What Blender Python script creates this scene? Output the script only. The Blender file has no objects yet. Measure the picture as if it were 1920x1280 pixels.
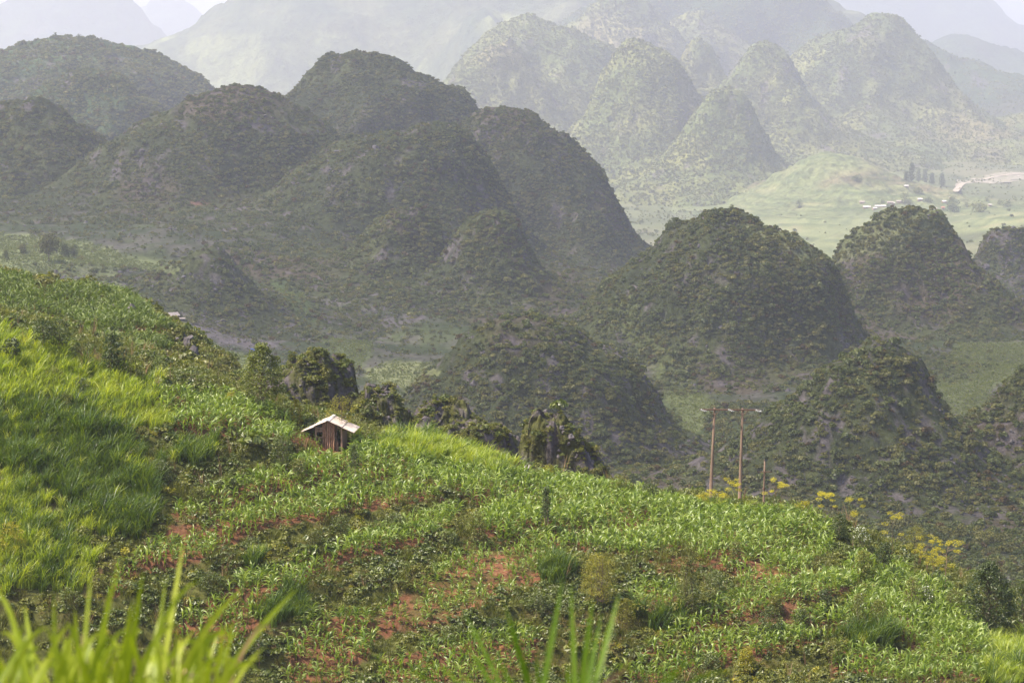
import bpy, math, random
import numpy as np
from mathutils import Vector, Matrix, Euler
SC = bpy.context.scene
COL = SC.collection
R = math.radians
rng = np.random.default_rng(7)
random.seed(7)

# ------------------------------------------------------------------ camera
F = 4533.0                      # focal length in photograph pixels (85 mm on a 36 mm sensor)
HROW = 150.0                    # row of the true horizon
PITCH = math.atan((640 - HROW) / F)
CP, SP = math.cos(PITCH), math.sin(PITCH)
cd = bpy.data.cameras.new('camera')
cam = bpy.data.objects.new('camera', cd)
COL.objects.link(cam)
cam.location = (0, 0, 0)
cam.rotation_euler = (R(90) - PITCH, 0, 0)
cd.sensor_width = 36.0
cd.lens = 36.0 * F / 1920
cd.clip_start = 0.3
cd.clip_end = 40000
cd.dof.use_dof = True
cd.dof.focus_distance = 260
cd.dof.aperture_fstop = 7.5
SC.camera = cam

# ------------------------------------------------------------------ sky, sun, exposure
SUN_EL, SUN_AZ = 56.0, -104.0    # azimuth measured from the view direction, negative = to the left
world = bpy.data.worlds.new('World')
SC.world = world
world.use_nodes = True
wn = world.node_tree
for n in list(wn.nodes): wn.nodes.remove(n)
sky = wn.nodes.new('ShaderNodeTexSky')
sky.sky_type = 'NISHITA'
sky.sun_disc = False
sky.sun_elevation = R(SUN_EL)
sky.sun_rotation = R(SUN_AZ)
sky.air_density = 1.0
sky.dust_density = 5.0
sky.altitude = 900
bg = wn.nodes.new('ShaderNodeBackground')
bg.inputs['Strength'].default_value = 0.135
wo = wn.nodes.new('ShaderNodeOutputWorld')
wn.links.new(sky.outputs[0], bg.inputs['Color'])
wn.links.new(bg.outputs[0], wo.inputs['Surface'])
sl = bpy.data.lights.new('sun', 'SUN')
sl.energy = 4.6
sl.angle = R(0.6)
sl.color = (1.0, 0.90, 0.75)
sun = bpy.data.objects.new('sun', sl)
COL.objects.link(sun)
a_, e_ = R(SUN_AZ), R(SUN_EL)
to_sun = Vector((math.sin(a_) * math.cos(e_), math.cos(a_) * math.cos(e_), math.sin(e_)))
sun.rotation_euler = to_sun.to_track_quat('Z', 'Y').to_euler()
SC.view_settings.view_transform = 'Standard'
SC.view_settings.look = 'None'
SC.view_settings.gamma = 1.0
SC.view_settings.use_curve_mapping = False
SC.view_settings.exposure = 1.18
SC.cycles.max_bounces = 5
SC.cycles.diffuse_bounces = 2
SC.cycles.glossy_bounces = 1
SC.cycles.transmission_bounces = 2
SC.cycles.volume_bounces = 1
SC.cycles.transparent_max_bounces = 4
SC.cycles.sample_clamp_indirect = 3.0
SC.cycles.use_denoising = True
SC.cycles.use_adaptive_sampling = True
SC.cycles.adaptive_threshold = 0.015

def far(Y):
    return Y if Y < 2600 else 2600 + (Y - 2600) * 1.8

# ------------------------------------------------------------------ pixel <-> world
def at(px, py, Y):
    """world point seen at photograph pixel (px, py) at forward distance Y"""
    px = np.asarray(px, float); py = np.asarray(py, float); Y = np.asarray(Y, float)
    dy = F * CP + (640 - py) * SP
    dz = -F * SP + (640 - py) * CP
    t = Y / dy
    return np.stack(np.broadcast_arrays((px - 960) * t, Y, dz * t), -1)

def proj(P):
    P = np.asarray(P, float)
    f = P[..., 1] * CP - P[..., 2] * SP
    u = P[..., 1] * SP + P[..., 2] * CP
    f = np.where(f < 0.1, 0.1, f)
    return 960 + F * P[..., 0] / f, 640 - F * u / f

def inpoly(x, y, poly):
    x = np.asarray(x); y = np.asarray(y)
    c = np.zeros(x.shape, bool)
    n = len(poly)
    for i in range(n):
        x0, y0 = poly[i]; x1, y1 = poly[(i + 1) % n]
        if y0 == y1: continue
        k = ((y0 > y) != (y1 > y)) & (x < (x1 - x0) * (y - y0) / (y1 - y0) + x0)
        c ^= k
    return c

# ------------------------------------------------------------------ noise
def _hash(ix, iy, iz, s):
    h = (ix * 374761393 + iy * 668265263 + iz * 2147483647 + s * 974634077).astype(np.int64)
    h = (h ^ (h >> 13)) * 1274126177
    h = h & 0xffffffff
    h = (h ^ (h >> 16)) * 2246822519 & 0xffffffff
    return ((h ^ (h >> 15)) & 0xffff) / 32767.5 - 1.0

def vnoise(P, s=0):
    P = np.asarray(P, float)
    i = np.floor(P).astype(np.int64); f = P - i
    w = f * f * f * (f * (f * 6 - 15) + 10)
    o = 0
    for dx in (0, 1):
        for dy in (0, 1):
            for dz in (0, 1):
                k = (w[..., 0] if dx else 1 - w[..., 0]) * (w[..., 1] if dy else 1 - w[..., 1]) * (w[..., 2] if dz else 1 - w[..., 2])
                o = o + k * _hash(i[..., 0] + dx, i[..., 1] + dy, i[..., 2] + dz, s)
    return o

def fbm(P, octaves=4, s=0, gain=0.5):
    P = np.asarray(P, float); o = 0; a = 1.0; t = 0
    for k in range(octaves):
        o = o + a * vnoise(P * 2.03 ** k + 17.3 * k, s + k); t += a; a *= gain
    return o / t

def xyz(X, Y, Z=0): return np.stack(np.broadcast_arrays(np.asarray(X, float), np.asarray(Y, float), np.asarray(Z, float)), -1)
def sstep(a, b, x):
    t = np.clip((x - a) / (b - a), 0, 1); return t * t * (3 - 2 * t)

# ------------------------------------------------------------------ mesh helpers
def mesh_from(name, V, faces, mats=(), smooth=False, attrs=None):
    V = np.asarray(V, np.float32)
    me = bpy.data.meshes.new(name)
    if isinstance(faces, np.ndarray):
        n, k = faces.shape
        me.vertices.add(len(V)); me.vertices.foreach_set('co', V.ravel())
        me.loops.add(n * k); me.loops.foreach_set('vertex_index', faces.astype(np.int32).ravel())
        me.polygons.add(n)
        me.polygons.foreach_set('loop_start', np.arange(0, n * k, k, dtype=np.int32))
        me.update(calc_edges=True)
    else:
        me.from_pydata([tuple(v) for v in V], [], faces)
        me.update()
    for m in mats: me.materials.append(m)
    if smooth and len(me.polygons): me.polygons.foreach_set('use_smooth', np.ones(len(me.polygons), bool))
    for k, a in (attrs or {}).items():
        a = np.asarray(a, np.float32)
        if a.ndim == 2 and a.shape[1] == 4:
            at_ = me.attributes.new(k, 'FLOAT_COLOR', 'POINT'); at_.data.foreach_set('color', a.ravel())
        elif a.ndim == 2:
            at_ = me.attributes.new(k, 'FLOAT_VECTOR', 'POINT'); at_.data.foreach_set('vector', a.ravel())
        else:
            at_ = me.attributes.new(k, 'FLOAT', 'POINT'); at_.data.foreach_set('value', a.ravel())
    return me

def link(name, me, parent=None, loc=None, rot=None, scale=None):
    o = bpy.data.objects.new(name, me)
    COL.objects.link(o)
    if parent is not None: o.parent = parent
    if loc is not None: o.location = tuple(float(v) for v in loc)
    if rot is not None: o.rotation_euler = rot
    if scale is not None: o.scale = (scale,) * 3 if np.isscalar(scale) else scale
    return o

def tag(o, label=None, cat=None, group=None, kind=None):
    if label: o['label'] = label
    if cat: o['category'] = cat
    if group: o['group'] = group
    if kind: o['kind'] = kind
    return o

def empty(name, loc, rz=0.0):
    o = bpy.data.objects.new(name, None)
    COL.objects.link(o); o.location = tuple(float(v) for v in loc); o.rotation_euler = (0, 0, rz)
    o.empty_display_size = 0.3
    return o

def copy_tree(o, parent=None):
    c = o.copy(); COL.objects.link(c)
    if parent is not None: c.parent = parent
    for ch in list(o.children): copy_tree(ch, c)
    return c

def grid_faces(nr, nc, wrap=False):
    i = np.arange(nr - 1)[:, None]; j = np.arange(nc if wrap else nc - 1)[None, :]
    j2 = (j + 1) % nc
    a = i * nc + j; b = i * nc + j2; c = (i + 1) * nc + j2; d = (i + 1) * nc + j
    return np.stack([a, b, c, d], -1).reshape(-1, 4)

class MB:
    """collects simple solids into one mesh"""
    def __init__(s): s.V = []; s.F = []; s.A = []
    def add(s, V, Fs, a=0.0):
        b = len(s.V)
        s.V += [tuple(float(c) for c in v) for v in V]
        s.F += [tuple(int(i) + b for i in f) for f in Fs]
        s.A += ([a] * len(V)) if np.isscalar(a) else list(a)
        return s
    def box(s, c, h, M=None, a=0.0):
        V = [Vector((x * h[0], y * h[1], z * h[2])) for x in (-1, 1) for y in (-1, 1) for z in (-1, 1)]
        if M is not None: V = [M @ v for v in V]
        V = [v + Vector(c) for v in V]
        return s.add(V, [(0, 1, 3, 2), (4, 6, 7, 5), (0, 4, 5, 1), (2, 3, 7, 6), (0, 2, 6, 4), (1, 5, 7, 3)], a)
    def tube(s, pts, radii, n=8, cap=True, a=0.0):
        pts = [Vector(tuple(float(c) for c in p)) for p in pts]
        V = []; Fs = []
        for i, p in enumerate(pts):
            d = (pts[min(i + 1, len(pts) - 1)] - pts[max(i - 1, 0)]).normalized()
            ref = Vector((0, 0, 1)) if abs(d.z) < 0.9 else Vector((1, 0, 0))
            u = d.cross(ref).normalized(); v = d.cross(u)
            for k in range(n):
                t = 2 * math.pi * k / n
                V.append(p + (u * math.cos(t) + v * math.sin(t)) * radii[i])
        for i in range(len(pts) - 1):
            for k in range(n):
                Fs.append((i * n + k, i * n + (k + 1) % n, (i + 1) * n + (k + 1) % n, (i + 1) * n + k))
        if cap:
            Fs.append(tuple(range(n))); Fs.append(tuple((len(pts) - 1) * n + k for k in range(n)))
        return s.add(V, Fs, a)
    def beam(s, p, q, w, h, a=0.0):
        p = Vector(p); q = Vector(q); d = (q - p); L = d.length
        M = d.to_track_quat('X', 'Z').to_matrix()
        return s.box((p + q) / 2, (L / 2, w / 2, h / 2), M, a)
    def mesh(s, name, mats, smooth=False):
        return mesh_from(name, s.V, s.F, mats, smooth, {'tint': s.A})

# ------------------------------------------------------------------ materials
def new_mat(name):
    m = bpy.data.materials.new(name); m.use_nodes = True
    nt = m.node_tree
    for n in list(nt.nodes): nt.nodes.remove(n)
    out = nt.nodes.new('ShaderNodeOutputMaterial')
    return m, nt, out

def N(nt, t, **kw):
    n = nt.nodes.new(t)
    for k, v in kw.items():
        if k in n.inputs: n.inputs[k].default_value = v
        else: setattr(n, k, v)
    return n

def ramp(nt, stops, interp='LINEAR'):
    r = nt.nodes.new('ShaderNodeValToRGB'); r.color_ramp.interpolation = interp
    el = r.color_ramp.elements
    while len(el) < len(stops): el.new(0.5)
    for e, (p, c) in zip(el, stops):
        e.position = p; e.color = (*c, 1)
    return r

def leaf_mat(name, stops, trans=0.35, gloss=0.05, rough=0.45, tcol=(1.25, 1.35, 0.55)):
    """foliage: colour by per-leaf tint and per-plant random, diffuse + translucent + a little gloss"""
    m, nt, out = new_mat(name)
    A = N(nt, 'ShaderNodeAttribute', attribute_name='tint')
    O = N(nt, 'ShaderNodeObjectInfo')
    mx = N(nt, 'ShaderNodeMath', operation='MULTIPLY_ADD'); mx.inputs[1].default_value = 0.55
    m2 = N(nt, 'ShaderNodeMath', operation='MULTIPLY'); m2.inputs[1].default_value = 0.45
    nt.links.new(O.outputs['Random'], m2.inputs[0])
    nt.links.new(A.outputs['Fac'], mx.inputs[0]); nt.links.new(m2.outputs[0], mx.inputs[2])
    r = ramp(nt, stops); nt.links.new(mx.outputs[0], r.inputs[0])
    d = N(nt, 'ShaderNodeBsdfDiffuse'); t = N(nt, 'ShaderNodeBsdfTranslucent')
    tm = N(nt, 'ShaderNodeVectorMath', operation='MULTIPLY'); tm.inputs[1].default_value = tcol
    nt.links.new(r.outputs[0], tm.inputs[0])
    nt.links.new(r.outputs[0], d.inputs[0]); nt.links.new(tm.outputs[0], t.inputs[0])
    s1 = N(nt, 'ShaderNodeMixShader'); s1.inputs[0].default_value = trans
    nt.links.new(d.outputs[0], s1.inputs[1]); nt.links.new(t.outputs[0], s1.inputs[2])
    if gloss > 0:
        g = N(nt, 'ShaderNodeBsdfGlossy'); g.inputs['Roughness'].default_value = rough; g.inputs['Color'].default_value = (1, 1, 1, 1)
        s2 = N(nt, 'ShaderNodeMixShader'); s2.inputs[0].default_value = gloss
        nt.links.new(s1.outputs[0], s2.inputs[1]); nt.links.new(g.outputs[0], s2.inputs[2])
        nt.links.new(s2.outputs[0], out.inputs[0])
    else:
        nt.links.new(s1.outputs[0], out.inputs[0])
    return m

def rough_mat(name, stops, scale=6.0, detail=6.0, rough=0.9, bump=0.3, bscale=None, stretch=None, spec=0.2, bdist=0.05):
    """matt surface coloured by object-space noise"""
    m, nt, out = new_mat(name)
    tc = N(nt, 'ShaderNodeTexCoord'); mp = N(nt, 'ShaderNodeMapping')
    nt.links.new(tc.outputs['Object'], mp.inputs[0])
    if stretch: mp.inputs['Scale'].default_value = stretch
    no = N(nt, 'ShaderNodeTexNoise'); no.inputs['Scale'].default_value = scale; no.inputs['Detail'].default_value = detail
    nt.links.new(mp.outputs[0], no.inputs['Vector'])
    r = ramp(nt, stops); nt.links.new(no.outputs[0], r.inputs[0])
    p = N(nt, 'ShaderNodeBsdfPrincipled'); p.inputs['Roughness'].default_value = rough
    p.inputs['Specular IOR Level'].default_value = spec
    nt.links.new(r.outputs[0], p.inputs['Base Color'])
    if bump:
        n2 = N(nt, 'ShaderNodeTexNoise'); n2.inputs['Scale'].default_value = bscale or scale * 3; n2.inputs['Detail'].default_value = 5
        nt.links.new(mp.outputs[0], n2.inputs['Vector'])
        b = N(nt, 'ShaderNodeBump'); b.inputs['Strength'].default_value = bump; b.inputs['Distance'].default_value = bdist
        nt.links.new(n2.outputs[0], b.inputs['Height']); nt.links.new(b.outputs[0], p.inputs['Normal'])
    nt.links.new(p.outputs[0], out.inputs[0])
    return m

def ground_mat(name, fine, contrast=0.5, bump=0.6, bdist=1.0, spec=0.05):
    """terrain: albedo from the 'col' attribute of the mesh, broken up by fine noise"""
    m, nt, out = new_mat(name)
    A = N(nt, 'ShaderNodeAttribute', attribute_name='col')
    g = N(nt, 'ShaderNodeNewGeometry')
    n1 = N(nt, 'ShaderNodeTexNoise'); n1.inputs['Scale'].default_value = fine; n1.inputs['Detail'].default_value = 6; n1.inputs['Roughness'].default_value = 0.7
    nt.links.new(g.outputs['Position'], n1.inputs['Vector'])
    mr = N(nt, 'ShaderNodeMapRange'); mr.inputs['From Min'].default_value = 0.3; mr.inputs['From Max'].default_value = 0.7
    mr.inputs['To Min'].default_value = 1 - contrast; mr.inputs['To Max'].default_value = 1 + contrast
    nt.links.new(n1.outputs[0], mr.inputs[0])
    vm = N(nt, 'ShaderNodeVectorMath', operation='SCALE')
    nt.links.new(A.outputs['Color'], vm.inputs[0]); nt.links.new(mr.outputs[0], vm.inputs['Scale'])
    p = N(nt, 'ShaderNodeBsdfPrincipled'); p.inputs['Roughness'].default_value = 0.95; p.inputs['Specular IOR Level'].default_value = spec
    nt.links.new(vm.outputs[0], p.inputs['Base Color'])
    b = N(nt, 'ShaderNodeBump'); b.inputs['Strength'].default_value = bump; b.inputs['Distance'].default_value = bdist
    nt.links.new(n1.outputs[0], b.inputs['Height']); nt.links.new(b.outputs[0], p.inputs['Normal'])
    nt.links.new(p.outputs[0], out.inputs[0])
    return m

# ------------------------------------------------------------------ scatter (only for what nobody could count)
def scatter(name, P, protos, idx, scale, rz, label, cat, tilt=None, kind='stuff'):
    """ONE object of uncountable small plants or stones: points carrying instances of a few meshes"""
    P = np.asarray(P, float)
    n = len(P)
    rot = np.zeros((n, 3)); rot[:, 2] = rz
    if tilt is not None: rot[:, :2] = tilt
    sc = np.asarray(scale, float)
    if sc.ndim == 1: sc = np.repeat(sc[:, None], 3, 1)
    me = mesh_from(name, P, np.zeros((0, 3), int), (), False, {'rot': rot, 'scl': sc})
    ia = me.attributes.new('idx', 'INT', 'POINT'); ia.data.foreach_set('value', np.asarray(idx, np.int32))
    o = link(name, me)
    tag(o, label, cat, kind=kind)
    c = bpy.data.collections.new(name + '_kinds')
    for i, pm in enumerate(protos):
        po = bpy.data.objects.new('%s_kind_%02d' % (name, i), pm); c.objects.link(po)
    g = bpy.data.node_groups.new(name + '_spread', 'GeometryNodeTree')
    g.interface.new_socket('Geometry', in_out='INPUT', socket_type='NodeSocketGeometry')
    g.interface.new_socket('Geometry', in_out='OUTPUT', socket_type='NodeSocketGeometry')
    gi = g.nodes.new('NodeGroupInput'); go = g.nodes.new('NodeGroupOutput')
    ip = g.nodes.new('GeometryNodeInstanceOnPoints'); ci = g.nodes.new('GeometryNodeCollectionInfo')
    ci.inputs['Collection'].default_value = c
    ci.inputs['Separate Children'].default_value = True
    ci.inputs['Reset Children'].default_value = True
    def na(nm, ty):
        a = g.nodes.new('GeometryNodeInputNamedAttribute'); a.data_type = ty; a.inputs['Name'].default_value = nm
        return a.outputs['Attribute']
    er = g.nodes.new('FunctionNodeEulerToRotation')
    g.links.new(gi.outputs[0], ip.inputs['Points']); g.links.new(ci.outputs[0], ip.inputs['Instance'])
    ip.inputs['Pick Instance'].default_value = True
    g.links.new(na('idx', 'INT'), ip.inputs['Instance Index'])
    g.links.new(na('rot', 'FLOAT_VECTOR'), er.inputs[0]); g.links.new(er.outputs[0], ip.inputs['Rotation'])
    g.links.new(na('scl', 'FLOAT_VECTOR'), ip.inputs['Scale'])
    g.links.new(ip.outputs[0], go.inputs[0])
    md = o.modifiers.new('spread', 'NODES'); md.node_group = g
    return o

# TPS surface through control points
class TPS:
    def __init__(s, P, z, lam=1e-4):
        P = np.asarray(P, float); s.P = P; n = len(P)
        K = s.k(P, P) + lam * np.eye(n)
        Q = np.hstack([np.ones((n, 1)), P])
        A = np.zeros((n + 3, n + 3)); A[:n, :n] = K; A[:n, n:] = Q; A[n:, :n] = Q.T
        s.w = np.linalg.solve(A, np.concatenate([z, np.zeros(3)]))
    @staticmethod
    def k(a, b):
        d2 = ((a[:, None, :] - b[None]) ** 2).sum(-1)
        return np.where(d2 > 0, d2 * np.log(d2 + 1e-12), 0)
    def __call__(s, Q):
        Q = np.asarray(Q, float); sh = Q.shape[:-1]; Q = Q.reshape(-1, 2)
        o = np.empty(len(Q))
        for i in range(0, len(Q), 20000):
            q = Q[i:i + 20000]
            o[i:i + 20000] = s.k(q, s.P) @ s.w[:len(s.P)] + s.w[len(s.P)] + q @ s.w[-2:]
        return o.reshape(sh)
# ================================================================== TERRAIN
# ---- near hillside: a height field through points read off the photograph
HC = [  # px, py, Y
 (-250,1330,205),(0,1300,207),(300,1300,208),(600,1290,208),(900,1290,208),(1200,1290,209),(1500,1285,210),(1750,1280,212),(1950,1290,212),(2200,1330,215),
 (0,1100,214),(200,1130,214),(0,1000,220),(180,1000,222),(300,1060,219),(500,1120,216),(800,1150,217),(1100,1150,218),(1400,1170,219),(1700,1200,221),
 (0,850,230),(200,860,232),(330,900,231),(600,980,229),(850,1020,229),(1100,1050,230),(1350,1080,230),(1600,1120,229),
 (-250,640,243),(0,650,245),(140,690,246),(280,715,248),(330,745,250),(450,760,251),(560,800,251),(620,835,250),(720,838,252),(800,850,253),(960,892,255),
 (1100,912,257),(1250,938,258),(1390,945,258),(1480,958,257),(1560,995,253),(1640,1045,249),(1720,1095,244),(1800,1150,238),(1860,1200,232),(1940,1230,228),(2200,1260,226),
 # far shoulder with its own fields, beyond the first crest
 (-250,520,384),(0,520,384),(60,522,382),(130,542,374),(220,556,366),(290,592,350),(330,625,338),(0,590,348),(120,600,344),(200,615,335),(90,640,318),(0,640,310),(230,650,318),(330,690,305),(380,690,320),
 (420,735,304),(500,765,296),(560,800,290),(660,855,288),(760,880,287),
]
HW = [  # plain world points: the camera's own bank, the gully below the frame, the far side dropping into the valley
 (0,0,-1.75),(-8,0,-1.5),(8,0,-1.9),(0,6,-2.75),(-8,6,-2.5),(8,6,-3.2),(0,-12,-0.6),(-40,0,-1.5),(40,0,-4),(0,40,-15),(-40,40,-14),(40,40,-17),(0,90,-33),(-45,90,-32),(50,90,-36),(0,140,-49),(-50,140,-48),(60,140,-52),
 (0,175,-54.5),(-50,175,-53),(55,175,-58),(110,175,-62),(-110,140,-46),(-110,60,-20),(110,80,-40),
 (0,300,-58),(30,300,-64),(60,300,-72),(90,280,-76),(130,250,-80),(-5,330,-66),(40,360,-88),(90,350,-100),(-25,370,-66),(0,420,-90),(60,440,-112),(130,400,-116),(-40,420,-70),(-60,430,-55),(-100,430,-45),(-100,500,-66),(-30,500,-96),(-60,500,-84),(50,520,-124),(140,500,-130),(180,300,-100),
]
p0 = np.array([at(*c) for c in HC]); p0 = np.vstack([p0, np.array(HW, float)])
_near = TPS(p0[:, :2] / 100.0, p0[:, 2], 2e-4)

def hz(X, Y, detail=True):
    """height of the near hillside"""
    X = np.asarray(X, float); Y = np.asarray(Y, float)
    z = _near(np.stack(np.broadcast_arrays(X, Y), -1) / 100.0)
    far = sstep(60, 190, Y)
    n = fbm(xyz(X / 9.0, Y / 9.0, 3.1), 3, 5) * 0.55 * far
    # terraces: gentle treads, steep low risers
    if detail:
        per = 2.3
        ph = (z + 0.5 * fbm(xyz(X / 25.0, Y / 25.0, 0.4), 2, 9)) / per
        fr = ph - np.floor(ph)
        st = sstep(0.3, 0.7, fr) - fr
        z = z + 0.75 * per * st * 0.62 * sstep(185, 205, Y) * (1 - sstep(262, 285, Y)) * sstep(-46, -30, X)
        n = n + fbm(xyz(X / 1.6, Y / 1.6, 8.2), 3, 15) * 0.14 * far
    return z + n

# ---- valley floor
VC = [
 (2300,1300,520),(1900,1160,600),(1500,1100,620),(1200,1010,650),(1000,1000,640),(700,930,660),(400,850,640),(100,760,640),(-300,700,640),
 (1300,845,980),(1320,800,1040),(1350,770,1080),(1280,720,1180),(1250,640,1350),(1180,575,1520),(1150,540,1650),(1090,520,1800),
 (1830,770,1050),(1860,700,1180),(1780,650,1380),(2000,640,1400),(2300,760,1100),
 (760,720,1120),(740,690,1180),(690,650,1260),(600,610,1340),(640,540,1480),(700,500,1600),(560,560,1420),(470,640,1240),(380,640,1190),(330,590,1260),(430,690,1090),(250,560,1330),
 (0,600,1150),(0,500,1380),(100,470,1500),(220,500,1440),(0,438,1640),(120,440,1640),(300,450,1600),(420,420,1720),(-300,440,1640),(-300,560,1250),(250,390,1800),
 (1190,490,3000),(1350,480,3050),(1450,450,3300),(1600,470,3200),(1560,500,3000),(1500,400,3700),(1650,385,3850),(1750,395,3750),(1900,405,3500),(2000,440,3000),(1800,440,3250),(1850,350,4300),(1920,330,4500),(2100,330,4500),(1700,345,4200),(1300,400,3800),(1150,430,3500),(1100,380,3900),(1450,350,4100),
 (900,300,4600),(800,230,5100),(500,190,5300),(250,190,5300),(0,180,5300),(-400,180,5300),(1200,220,6000),(1700,210,6000),(2100,230,6000),
]
vp = np.array([at(c[0], c[1], far(c[2])) for c in VC])
vx = [(-4000,13500,-120),(0,13500,-100),(4000,13500,-100),(-6000,23000,-80),(0,23000,-80),(6000,23000,-80),(1000,10000,-160),(-1000,10000,-160),(-400,420,-128),(300,420,-150),(0,420,-140),(-400,560,-120),(300,560,-165)]
vp = np.vstack([vp, np.array(vx, float)])
def vuv(X, Y):
    Y = np.asarray(Y, float); return np.stack(np.broadcast_arrays(np.asarray(X, float) / Y * 4.0, np.log(Y / 400.0) * 1.6), -1)
_val = TPS(vuv(vp[:, 0], vp[:, 1]), vp[:, 2], 3e-3)
def vz(X, Y):
    X = np.asarray(X, float); Y = np.asarray(Y, float)
    return _val(vuv(X, Y)) + fbm(xyz(X / 70, Y / 70, 1.0), 3, 31) * 8.0 + fbm(xyz(X / 9, Y / 9, 1.0), 3, 37) * 0.8

# light green fields and grass on the valley floor (photograph outlines; a real difference of cover)
FIELDS = [
 ([(-60,436),(90,446),(180,462),(235,480),(300,487),(350,498),(330,515),(240,500),(210,520),(250,545),(300,600),(345,605),(400,640),(470,675),(450,700),(380,690),(300,640),(200,590),(100,560),(-60,540)], (0.15,0.17,0.07)),
 ([(690,690),(740,680),(800,680),(830,700),(790,722),(740,730),(690,710)], (0.155,0.165,0.07)),
 ([(1140,560),(1190,560),(1230,620),(1290,680),(1300,720),(1340,760),(1310,810),(1290,850),(1270,790),(1240,720),(1190,660),(1130,600)], (0.095,0.11,0.042)),
 ([(510,525),(545,520),(600,600),(600,640),(560,600)], (0.068,0.098,0.032)),
 ([(560,600),(640,620),(700,650),(680,690),(620,660)], (0.075,0.088,0.036)),
 ([(1800,640),(1960,640),(1960,700),(1870,720),(1840,780),(1790,790),(1750,740),(1760,690)], (0.078,0.088,0.035)),
 ([(1420,330),(1500,300),(1640,315),(1760,355),(1860,372),(1930,380),(1930,420),(1800,440),(1620,480),(1540,500),(1450,470),(1400,440),(1380,400)], (0.165,0.18,0.078)),
 ([(140,560),(200,575),(260,620),(340,680),(300,690),(200,640)], (0.08,0.115,0.04)),
]
ROCKS = [
 [(500,500),(660,480),(760,520),(800,600),(700,650),(600,620),(520,560)],
 [(330,560),(480,570),(540,640),(470,670),(360,610)],
 [(190,505),(300,505),(260,550),(215,540)],
 [(640,700),(760,720),(760,780),(680,760)],
]
def field_col(P, base):
    px, py = proj(P)
    jx = 14 * fbm(P / (np.maximum(P[:, 1:2], 100) * 0.012), 3, 71)
    jy = 8 * fbm(P / (np.maximum(P[:, 1:2], 100) * 0.012), 3, 91)
    c = base.copy(); w = np.zeros(len(P))
    rk = np.zeros(len(P))
    for poly in ROCKS: rk = np.maximum(rk, inpoly(px + jx, py + jy, poly) * 1.0)
    for poly, col in FIELDS:
        k = inpoly(px + jx, py + jy, poly)
        c[k] = np.array(col); w[k] = 1
    return c, w, rk

# valley mesh
us = np.linspace(-0.42, 0.42, 330); ls = np.linspace(math.log(400), math.log(23000), 440)
UU, LL = np.meshgrid(us, ls)
VY = np.exp(LL); VX = UU * VY
VZ = vz(VX, VY)
VP = np.stack([VX, VY, VZ], -1).reshape(-1, 3)
n1 = fbm(VP / 60.0, 4, 3); n2 = fbm(VP / 14.0, 4, 13); n3 = fbm(VP / 200.0, 3, 23)
def lerp(a, b, t): return a + (np.asarray(b) - a) * np.clip(t, 0, 1)[:, None]
base = np.tile(np.array([0.040, 0.052, 0.021]), (len(VP), 1))
base = lerp(base, (0.066, 0.078, 0.03), sstep(-0.1, 0.5, n1) * 0.8)
base = lerp(base, (0.085, 0.074, 0.068), sstep(0.05, 0.35, n2 + 0.4 * n3) * 0.7)
farm = sstep(2500, 3200, VP[:, 1]) * (1 - sstep(7500, 9500, VP[:, 1]))
base = lerp(base, (0.115, 0.125, 0.055), farm * (0.75 + 0.5 * n1)); base = lerp(base, (0.15, 0.14, 0.08), farm * sstep(0.1, 0.4, n3) * 0.7)
base, fw, rk = field_col(VP, base)
base = lerp(base, (0.105, 0.088, 0.092), rk * sstep(-0.25, 0.15, n2) * 0.8 * (1 - fw))
band = fbm(VP / np.array([60.0, 60.0, 2.2]), 3, 411); bw = fw * sstep(2600, 3000, VP[:, 1])
base = lerp(base, (0.08, 0.10, 0.042), bw * sstep(-0.05, 0.25, band) * 0.8); base = lerp(base, (0.20, 0.17, 0.09), bw * sstep(0.3, 0.5, n1 + 0.5 * n3) * 0.6)
base *= (1 + 0.22 * n2 + 0.15 * n1)[:, None]
M_VALLEY = ground_mat('valley_ground', 0.28, 0.55, 0.5, 1.5)
vo = link('valley_floor', mesh_from('valley_floor', VP, grid_faces(len(ls), len(us)), [M_VALLEY], True, {'col': np.hstack([base, np.ones((len(base), 1))])}))
tag(vo, 'rocky green valley floor with pale fields winding between the karst hills', 'valley', kind='structure')

# near hillside mesh
xs = np.concatenate([np.linspace(-190, -62, 40), np.linspace(-61.5, 61.5, 330), np.linspace(62, 200, 44)])
ys = np.concatenate([np.linspace(-30, 180, 60), np.linspace(181, 300, 330), np.linspace(301, 620, 200)])
GX, GY = np.meshgrid(xs, ys)
GZ = hz(GX, GY)
GP = np.stack([GX, GY, GZ], -1).reshape(-1, 3)
g1 = fbm(GP / 6.0, 4, 43); g2 = fbm(GP / 1.2, 3, 53)
soil = np.tile(np.array([0.150, 0.066, 0.036]), (len(GP), 1))
soil = lerp(soil, (0.095, 0.048, 0.026), sstep(-0.3, 0.4, g2))
gp = np.stack(proj(GP), -1)
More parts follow.
